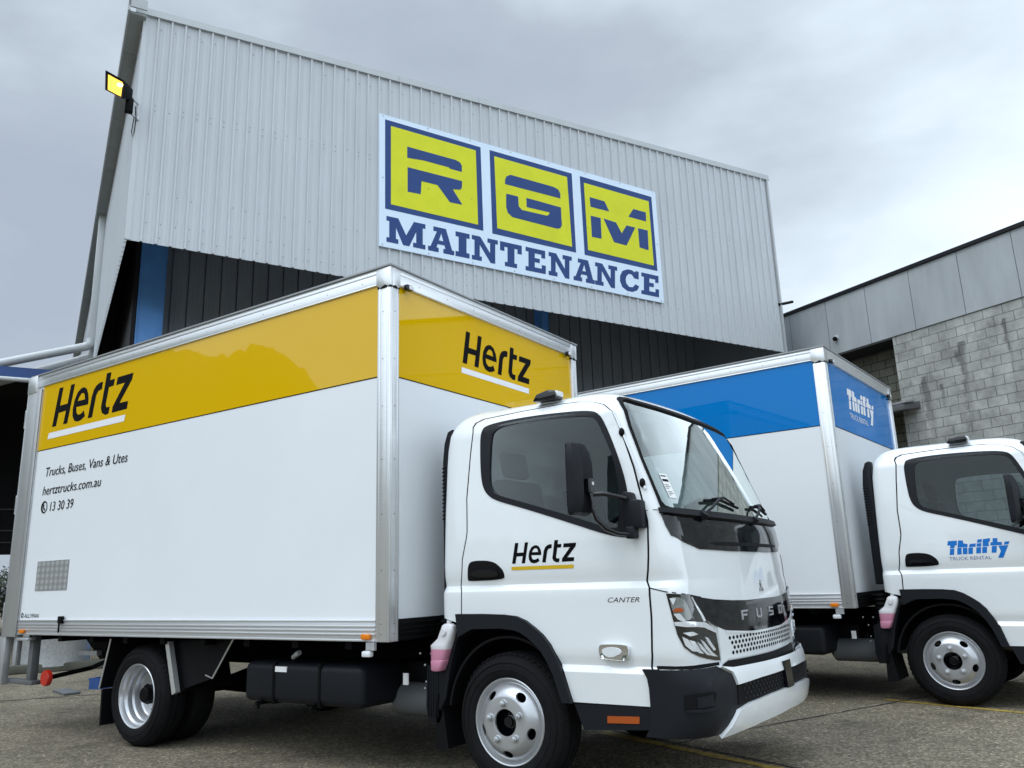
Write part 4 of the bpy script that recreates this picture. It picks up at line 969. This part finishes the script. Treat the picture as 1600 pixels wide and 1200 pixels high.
for (a, b) in ((-.16, 4.55), (4.55, 6.3), (6.3, 14.53)):
    z0, z1 = zt_f(a)-.02, zt_f(b)-.02
    cp_.add([(a, -.055, z0), (b-.006, -.055, z1), (b-.006, -.035, z1+.14), (a, -.035, z0+.14), (a, .25, z0+.20), (b-.006, .25, z1+.20), (a, .0, z0), (b-.006, .0, z1)], [(0, 1, 2, 3), (3, 2, 5, 4), (0, 6, 7, 1), (0, 3, 4, 6), (1, 7, 5, 2)])
cp_.build('parapet_capping', M['capm'], WS)
MB().add([(-.2, .25, 10.88), (14.5, .25, 11.02), (14.5, 24, 10.9), (-.8, 24, 10.8)], [(0, 1, 2, 3)]).build('roof', M['capm'], WS)
ev = MB(); 
def evb(v0, v1, a, b, z0, z1, mb): mb.add([(DR*v0+a, v0, z0), (DR*v0+b, v0, z0), (DR*v1+b, v1, z0), (DR*v1+a, v1, z0), (DR*v0+a, v0, z1), (DR*v0+b, v0, z1), (DR*v1+b, v1, z1), (DR*v1+a, v1, z1)], [(0, 3, 2, 1), (4, 5, 6, 7), (0, 1, 5, 4), (1, 2, 6, 5), (2, 3, 7, 6), (3, 0, 4, 7)])
v = -.12
while v < 23.5:
    evb(v, v+1.19, -.25, .0, 10.60, 10.64, ev); v += 1.2
ev.build('eave_soffit', M['soffit'], WS)
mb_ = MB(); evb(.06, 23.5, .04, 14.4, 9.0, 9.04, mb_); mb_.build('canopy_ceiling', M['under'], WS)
gt = MB(); evb(-.22, 23.6, -.285, -.252, 10.585, 10.84, gt); evb(-.22, -.19, -.285, .0, 10.66, 10.84, gt); gt.build('gutter', M['capm'], WS)
# void behind and under the cladding
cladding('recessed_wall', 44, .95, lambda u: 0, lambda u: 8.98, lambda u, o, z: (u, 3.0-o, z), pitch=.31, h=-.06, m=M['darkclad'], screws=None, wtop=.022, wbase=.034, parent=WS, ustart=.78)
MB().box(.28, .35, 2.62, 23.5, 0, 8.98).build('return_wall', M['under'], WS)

for u, wd in ((.36, .46), (9.20, .19)):
    cl = MB(); cl.box(u, u+wd, 2.62, 2.64, 0, 8.99); cl.box(u, u+.02, 2.60, 2.62, 0, 8.99); cl.box(u+wd-.02, u+wd, 2.60, 2.62, 0, 8.99); cl.box(u+wd/2-.01, u+wd/2+.01, 2.64, 2.94, 0, 8.99); cl.box(u, u+wd, 2.94, 2.96, 0, 8.99)
    cl.build('steel_column', M['steelblue'], WS)
fb = MB()
for u in (4.0, 7.0, 11.2): fb.box(u, u+.12, .10, 2.9, 8.6, 8.98)
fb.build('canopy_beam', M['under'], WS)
dp = MB(); vv = 8.5; ux = DR*vv-.10
dp.box(ux-.10, ux+.06, vv-.07, vv+.09, 7.15, 10.6); dp.build('downpipe', M['pipe'], WS, 30, .01)
pp = MB(); pp.tube([(ux-.02, vv, 7.30), (ux-.02, vv, 7.16), (ux-.10, vv, 7.10), (ux-1.85, vv, 6.49), (ux-6, vv, 5.05)], .105, 16)
pp.tube([(ux-.06, vv, 7.12), (ux-.12, vv, 7.13)], .12, 16); pp.build('drain_pipe', M['pipe'], WS, 40)
pp = MB(); pp.tube([(ux+.02, vv+.25, 7.2), (ux+.02, vv+.25, 6.93), (ux-.06, vv+.25, 6.86), (ux-.92, vv+.25, 6.50), (ux-3.5, vv+.25, 5.42)], .11, 16); pp.tube([(ux-.03, vv+.25, 6.87), (ux-.20, vv+.25, 6.80)], .125, 16); pp.build('drain_pipe', M['pipe'], WS, 40)
vp = MB().tube([(14.40, -.02, 7.50), (14.62, -.03, 7.56), (14.86, -.04, 7.63)], .035, 10); vp.build('overflow_pipe', M['rubber'], WS, 40)

# ------------------------------------------------------------------ sign on the front cladding
SG = thing('sign_board', 'large white sign with three yellow letter squares over the word MAINTENANCE', 'sign', BO, BW)
fsg = lambda off: (lambda u, z: (np.array([u, off, z]), np.array([0, -1., 0])))
PANEL = [[4.14,9.935],[10.763,9.696],[10.769,7.017],[4.161,7.213]]
SQ = [[[4.26,9.835],[6.299,9.742],[6.318,7.911],[4.271,7.975]],[[6.505,9.732],[8.493,9.653],[8.498,7.823],[6.518,7.891]],[[8.699,9.641],[10.64,9.555],[10.65,7.755],[8.714,7.813]]]
YE = [[[4.377,9.722],[6.188,9.641],[6.202,8.017],[4.384,8.084]],[[6.608,9.613],[8.364,9.542],[8.403,7.937],[6.63,8.024]],[[8.795,9.502],[10.547,9.426],[10.558,7.868],[8.805,7.938]]]
LET = [[[[4.71,9.362],[5.735,9.319],[5.827,9.29],[5.868,9.224],[5.866,9.089],[5.607,9.1],[5.586,9.125],[5.016,9.148],[4.988,9.142],[4.71,9.125]],[[4.718,8.927],[5.866,8.888],[5.864,8.762],[5.829,8.692],[5.662,8.668],[5.865,8.377],[5.596,8.375],[5.335,8.687],[5.002,8.695],[4.984,8.417],[4.717,8.412]]],
 [[[6.846,9.149],[6.88,9.221],[6.971,9.276],[8.01,9.23],[8.128,9.189],[8.171,9.109],[8.165,8.997],[6.838,9.039]],[[6.858,8.829],[7.135,8.823],[7.141,8.61],[7.214,8.539],[7.811,8.529],[7.859,8.56],[7.885,8.618],[7.331,8.627],[7.331,8.834],[8.169,8.789],[8.171,8.381],[8.129,8.308],[8.056,8.281],[6.983,8.335],[6.883,8.409],[6.848,8.529]]],
 [[[8.925,9.188],[9.313,9.169],[9.425,8.949],[8.931,8.963]],[[10.092,9.144],[10.439,9.13],[10.431,8.908],[9.942,8.928]],[[8.922,8.749],[9.182,8.746],[9.173,8.26],[8.924,8.259]],[[9.258,8.748],[9.588,8.721],[9.725,8.488],[9.872,8.707],[10.108,8.697],[9.834,8.221],[9.501,8.239]],[[10.188,8.698],[10.455,8.693],[10.439,8.214],[10.191,8.239]]]]
mb = MB(); patch(mb, [PANEL], fsg(-.032), .0, .030, None); pn = mb.build('panel', M['signw'], SG)
for q, y_, l_ in zip(SQ, YE, LET):
    mb = MB(); patch(mb, [q], fsg(-.062), -.001, .003, None); mb.build('blue_square', M['signb'], SG)
    mb = MB(); patch(mb, [y_], fsg(-.065), -.001, .003, None); mb.build('yellow_square', M['signy'], SG)
    mb = MB()
    for p in l_: patch(mb, [p], fsg(-.068), -.001, .003, None)
    mb.build('letter', M['signb'], SG)
GL = {'I': [[(0,0),(1,0),(1,.2),(.78,.2),(.78,.8),(1,.8),(1,1),(0,1),(0,.8),(.22,.8),(.22,.2),(0,.2)]],
 'T': [[(.22,0),(.78,0),(.78,.18),(.66,.18),(.66,.8),(.8,.8),(.8,.62),(1,.62),(1,1),(0,1),(0,.62),(.2,.62),(.2,.8),(.34,.8),(.34,.18),(.22,.18)]],
 'E': [[(0,0),(1,0),(1,.36),(.8,.36),(.8,.2),(.45,.2),(.45,.42),(.7,.42),(.7,.6),(.45,.6),(.45,.8),(.78,.8),(.78,.66),(.97,.66),(.97,1),(0,1),(0,.82),(.14,.82),(.14,.18),(0,.18)]],
 'N': [[(0,0),(.38,0),(.38,.18),(.3,.18),(.3,.66),(.72,0),(.9,0),(.9,.82),(1,.82),(1,1),(.6,1),(.6,.82),(.7,.82),(.7,.4),(.32,1),(0,1),(0,.82),(.1,.82),(.1,.18),(0,.18)]],
 'M': [[(0,0),(.3,0),(.3,.18),(.24,.18),(.24,.62),(.42,0),(.58,0),(.76,.62),(.76,.18),(.68,.18),(.68,0),(1,0),(1,.18),(.93,.18),(.93,.82),(1,.82),(1,1),(.7,1),(.5,.4),(.3,1),(0,1),(0,.82),(.07,.82),(.07,.18),(0,.18)]],
 'A': [[(0,0),(.4,0),(.4,.18),(.32,.18),(.36,.32),(.62,.32),(.66,.18),(.58,.18),(.58,0),(1,0),(1,.18),(.92,.18),(.68,1),(.2,1),(.2,.82),(.33,.82),(.09,.18),(0,.18)],[(.41,.48),(.58,.48),(.5,.78)]],
 'C': [[(.97,.64),(.97,1),(.8,1),(.77,.93),(.6,1),(.38,1),(.12,.87),(0,.62),(0,.38),(.12,.13),(.38,0),(.65,0),(.9,.12),(1,.32),(.8,.38),(.66,.22),(.47,.2),(.32,.34),(.29,.5),(.32,.66),(.45,.8),(.6,.8),(.75,.64)]]}
WORD = [["M",[4.301,7.316],[5.076,7.293],[5.08,7.809],[4.298,7.833]],["A",[5.131,7.292],[5.674,7.276],[5.682,7.79],[5.135,7.807]],["I",[5.702,7.275],[6.001,7.267],[6.012,7.78],[5.71,7.79]],["N",[6.051,7.265],[6.62,7.249],[6.635,7.761],[6.062,7.779]],["T",[6.671,7.247],[7.163,7.233],[7.183,7.744],[6.687,7.76]],["E",[7.252,7.23],[7.725,7.217],[7.749,7.727],[7.273,7.742]],["N",[7.793,7.215],[8.351,7.199],[8.381,7.708],[7.818,7.725]],["A",[8.399,7.197],[8.927,7.182],[8.961,7.69],[8.428,7.706]],["N",[8.937,7.182],[9.506,7.165],[9.545,7.672],[8.971,7.69]],["C",[9.582,7.163],[10.094,7.149],[10.136,7.654],[9.621,7.67]],["E",[10.151,7.147],[10.635,7.133],[10.682,7.637],[10.194,7.652]]]
mb = MB()
for ch, a, b, c, d in WORD:
    a, b, c, d = map(np.array, (a, b, c, d))
    def bl(u, v): return tuple((a*(1-u)+b*u)*(1-v)+(d*(1-u)+c*u)*v)
    patch(mb, [[bl(*p) for p in lp] for lp in GL[ch]], fsg(-.062), -.001, .003, None)
mb.build('lettering', M['signb'], SG)
sc_ = MB(); rnd = random.Random(3)
for k in range(8):
    for z0, z1 in ((9.90, 9.665), (8.6, 8.4), (7.25, 7.06)):
        u = 4.22+k*.925; z = z0+(z1-z0)*k/7; sc_.sphere((u, -.066 if z0 != 8.6 else -.073, z), (.010, .006, .010), 8)
absorb(pn, sc_, M['screw'])

# ------------------------------------------------------------------ floodlight on the corner
FLD = thing('floodlight', 'lit amber floodlight on a bracket at the top left corner of the pale ribbed wall', 'floodlight', BO, BW)
lq = [Vector(p) for p in ((-.515, -.28, 9.30), (-.495, -.30, 8.97), (-.27, -.42, 8.82), (-.265, -.40, 9.13))]
cen = sum(lq, Vector())/4; nrm = (lq[2]-lq[0]).cross(lq[1]-lq[0]).normalized()
if nrm.dot(Vector((-1, -1, -.5))) < 0: nrm = -nrm
hb = MB(); outer = [cen+(p-cen)*1.12 for p in lq]; back = [cen-nrm*.20+(p-cen)*.62+Vector((.12, .03, .05)) for p in lq]
inner = [cen+(p-cen)*.86-nrm*.03 for p in lq]
hb.add(outer+back+inner, [(0, 1, 5, 4), (1, 2, 6, 5), (2, 3, 7, 6), (3, 0, 4, 7), (4, 5, 6, 7), (0, 8, 9, 1), (1, 9, 10, 2), (2, 10, 11, 3), (3, 11, 8, 0)])
hb.build('housing', M['chassis'], FLD, 30, .006)
MB().add(inner, [(0, 1, 2, 3)]).build('lens', M['lampglow'], FLD)
q = [inner[3]*.62+inner[0]*.1+inner[2]*.28, inner[3]*.55+inner[0]*.05+inner[2]*.40]
MB().sphere(tuple(q[0]+nrm*.012), (.05, .03, .03), 12).build('lamp_tube', M['lampcore'], FLD, 60)
gb_ = MB(); gb_.box(-.20, -.08, -.24, -.12, 8.72, 8.95); gb_.build('gear_box', M['chassis'], FLD, 30, .01)
br = MB(); br.tube([(-.20, -.22, 9.10), (-.06, -.10, 9.0), (.02, -.02, 8.98)], .02, 8); br.tube([(-.14, -.16, 8.74), (-.02, -.06, 8.72), (.02, -.02, 8.72)], .018, 8); br.tube([(.005, -.035, 8.70), (.005, -.035, 9.02)], .018, 8); br.build('bracket', M['galv'], FLD, 40)
MB().tube([(-.05, -.10, 8.9), (-.02, -.08, 8.7), (-.03, -.07, 8.45), (-.05, -.06, 8.36), (-.07, -.07, 8.45), (-.05, -.09, 8.72)], .008, 6).build('cable', M['rubber'], FLD, 40)

# ------------------------------------------------------------------ block warehouse on the right
BK = thing('block_warehouse', 'grey block wall warehouse with plain concrete panels along its top, far right', 'building', BO, BW)
U0 = 15.5
MB().box(U0+.03, U0+.33, -14, -2.12, 0, 6.20).build('block_wall', M['block'], BK)
MB().box(U0+.95, U0+1.2, -2.3, 16, 0, 6.30).build('recessed_block_wall', M['block2'], BK)
MB().box(U0+.33, U0+.96, -2.42, -2.125, 0, 6.19).build('return_wall', M['block2'], BK)
fp_ = MB(); js = [-.46+1.142*k for k in range(-13, 14)]
for a, b in zip(js[:-1], js[1:]): fp_.box(U0, U0+.16, a+.007, b-.007, 6.205, 7.58)
fp_.build('fascia_panels', M['panelgrey'], BK)
MB().box(U0+.02, U0+1.2, -14, 14, 6.22, 6.27).build('panel_ledge', M['joint'], BK)
MB().box(U0+.05, U0+.15, -14, 14, 6.21, 7.56).build('panel_backing', M['joint'], BK)
MB().box(U0-.05, U0+.25, -14, 14, 7.585, 7.665).build('parapet_capping', M['plastic'], BK)
MB().box(U0+.2, U0+14, -14, 14, 7.50, 7.55).build('roof', M['capm'], BK)
aw = MB(); aw.prism([(U0-.55, 4.42), (U0+.95, 4.62), (U0+.95, 4.80), (U0-.55, 4.56)], 1, -2.55, .6); aw.build('awning', M['awn'], BK, 30, .01)
aw = MB(); aw.prism([(U0-.56, 4.56), (U0-.2, 4.62), (U0-.2, 4.66), (U0-.56, 4.60)], 1, -2.6, -2.25); aw.build('awning_flashing', M['galv'], BK)
SCM = thing('security_camera', 'small round grey security camera on the plain concrete panels of the block warehouse', 'camera', (BO[0]+15.5*math.cos(BW)-(-.68)*math.sin(BW), BO[1]+15.5*math.sin(BW)+(-.68)*math.cos(BW), 6.56), BW)
MB().tube([(.0, 0, .04), (-.05, 0, .04)], .055, 14).build('mount', M['pipe'], SCM, 40)
MB().sphere((-.075, 0, .0), (.055, .055, .055), 14).build('dome', M['chassis'], SCM, 60)

# ------------------------------------------------------------------ shed behind the first truck's tail
SH = thing('open_shed', 'open dark shed with a blue roof edge behind the tail of the yellow striped truck', 'shed', BO, BW)
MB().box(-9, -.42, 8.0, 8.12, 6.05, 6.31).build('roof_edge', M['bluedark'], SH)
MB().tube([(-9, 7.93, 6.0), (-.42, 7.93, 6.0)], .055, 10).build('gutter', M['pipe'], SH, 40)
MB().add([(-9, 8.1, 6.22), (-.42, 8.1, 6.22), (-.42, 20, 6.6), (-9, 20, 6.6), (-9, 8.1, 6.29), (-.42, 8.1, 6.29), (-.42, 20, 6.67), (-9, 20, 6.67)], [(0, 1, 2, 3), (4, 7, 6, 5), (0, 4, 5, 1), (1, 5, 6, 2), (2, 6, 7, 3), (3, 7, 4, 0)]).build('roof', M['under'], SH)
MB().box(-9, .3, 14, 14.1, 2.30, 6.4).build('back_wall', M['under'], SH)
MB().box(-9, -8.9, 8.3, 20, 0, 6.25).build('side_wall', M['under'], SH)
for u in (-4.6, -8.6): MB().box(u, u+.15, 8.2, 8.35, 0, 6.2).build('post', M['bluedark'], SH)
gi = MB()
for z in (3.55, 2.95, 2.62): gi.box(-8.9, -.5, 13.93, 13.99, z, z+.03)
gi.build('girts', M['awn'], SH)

# ------------------------------------------------------------------ plants beyond the shed
def shrub(name, label, u, v, r, h, seed, m, cat='shrub', group=None):
    rnd = random.Random(seed); x = BO[0]+u*math.cos(BW)-v*math.sin(BW); y = BO[1]+u*math.sin(BW)+v*math.cos(BW)
    t = thing(name, label, cat, (x, y, 0), rnd.uniform(0, 6), group)
    tr = MB(); tips = []
    for k in range(9):
        a = rnd.uniform(0, 6.28); rr = r*rnd.uniform(.2, .8); tip = (rr*math.cos(a), rr*math.sin(a), h*rnd.uniform(.55, .95)); tips.append(tip)
        tr.tube([(0, 0, 0), (tip[0]*.35, tip[1]*.35, tip[2]*.5), tip], [.03, .02, .006], 6)
    tr.build('stem', M['bark'], t, 50)
    lf = MB()
    for tip in tips:
        for j in range(150):
            c = Vector(tip)+Vector((rnd.gauss(0, r*.28), rnd.gauss(0, r*.28), rnd.gauss(0, h*.16)))
            if c.z < .05: continue
            d = Vector((rnd.uniform(-1, 1), rnd.uniform(-1, 1), rnd.uniform(-.6, 1))).normalized(); e1 = d.orthogonal().normalized(); s_ = rnd.uniform(.05, .10)
            lf.add([c-e1*s_*.4, c+d*s_, c+e1*s_*.4, c-d*s_], [(0, 1, 2, 3)])
    lf.build('foliage', m, t, fix=False)
shrub('shrub', 'bushy dark green shrub beyond the open shed at the left edge', -2.75, 22.5, 1.1, 1.75, 4, M['leaf'])
shrub('shrub', 'low olive shrub with arching stems nearest the tail of the yellow striped truck', -1.55, 19.0, .8, 1.15, 9, M['leaf2'])

# kerb, galvanised tank and loose things behind the first truck
kb = MB().box(-.12, .12, -4.5, 3.5, 0, .13).build('kerb', M['kerbm'], None, 30, .02); kb.location = (-9.9, 3.3, 0); kb.rotation_euler = (0, 0, R(-27.5)); struct(kb)
TK = thing('steel_drum', 'dull galvanised steel tank standing behind the tail of the yellow striped truck', 'tank', (-10.3, 3.35, 0), R(62))
mb = MB(); n = 36
prof = [(0, .06), (.50, .06), (.52, .08), (.52, .78), (.535, .80), (.52, .82), (.52, 1.28), (.535, 1.30), (.52, 1.32), (.52, 1.9), (.50, 1.93), (0, 1.95)]
vv_ = []
for r_, z in prof: vv_ += [(r_*math.cos(2*math.pi*j/n), r_*math.sin(2*math.pi*j/n), z) for j in range(n)]
mb.add(vv_, [(i*n+j, i*n+(j+1) % n, (i+1)*n+(j+1) % n, (i+1)*n+j) for i in range(len(prof)-1) for j in range(n)]); mb.build('drum_body', M['galv'], TK, 40)
for k in range(3): a = k*2.09; MB().box(.4*math.cos(a)-.04, .4*math.cos(a)+.04, .4*math.sin(a)-.04, .4*math.sin(a)+.04, 0, .07).build('drum_leg', M['chassis'], TK)
JK = thing('blue_crate', 'small blue crate on the ground behind the rear wheel of the yellow striped truck', 'crate', (-6.90, 2.22, 0), .3)
mb = MB()
for b in ((-.15, .15, -.2, .2, 0, .02), (-.15, -.135, -.2, .2, .02, .26), (.135, .15, -.2, .2, .02, .26), (-.135, .135, -.2, -.185, .02, .26), (-.135, .135, .185, .2, .02, .26), (-.165, -.15, -.215, .215, .23, .26), (.15, .165, -.215, .215, .23, .26)): mb.box(*b)
mb.v = [(a*.6, b*.6, c*.5) for a, b, c in mb.v]; mb.build('crate_body', M['bluedark'], JK)
PB = tag(MB().box(-.09, .09, -.28, .28, 0, .03).build('timber_plank', M['awn'], None, 30, .008), 'pale flat plank lying on the ground near the small blue crate', 'plank'); PB.location = (-6.85, 1.75, .0); PB.rotation_euler = (0, 0, R(75))

# ------------------------------------------------------------------ wooded hill across the road, seen in the trucks' reflections
hl = MB(); rnd = random.Random(11); na, nr = 420, 5; v = []
for i in range(na):
    az = R(186+i*(345-186)/(na-1)); d = math.degrees(az)
    H_ = np.interp(d, [186, 196, 204, 212, 213.2, 215.6, 217.2, 217.8, 218.6, 220, 221.4, 222.6, 223.4, 226, 230, 290, 345], [74, 72, 70, 66.5, 67.5, 66.5, 68, 70.5, 70.5, 68.5, 64.5, 59.5, 56, 44, 25, 27, 22])+rnd.uniform(-1, 1)*.7
    for j in range(nr):
        rr = 185+j*22; hz = H_*(0, .72, .98, 1.0, .3)[j]+(rnd.uniform(-.8, .8) if j in (1, 2, 3) else 0)
        v.append((-2+rr*math.cos(az), rr*math.sin(az), hz-.5*(j in (0,))))
hl.add(v, [(i*nr+j, (i+1)*nr+j, (i+1)*nr+j+1, i*nr+j+1) for i in range(na-1) for j in range(nr-1)])
struct(hl.build('hills', mat('wooded_hill', (.045, .06, .035), .9, var=.4, vscale=.15), None, 60, fix=True))
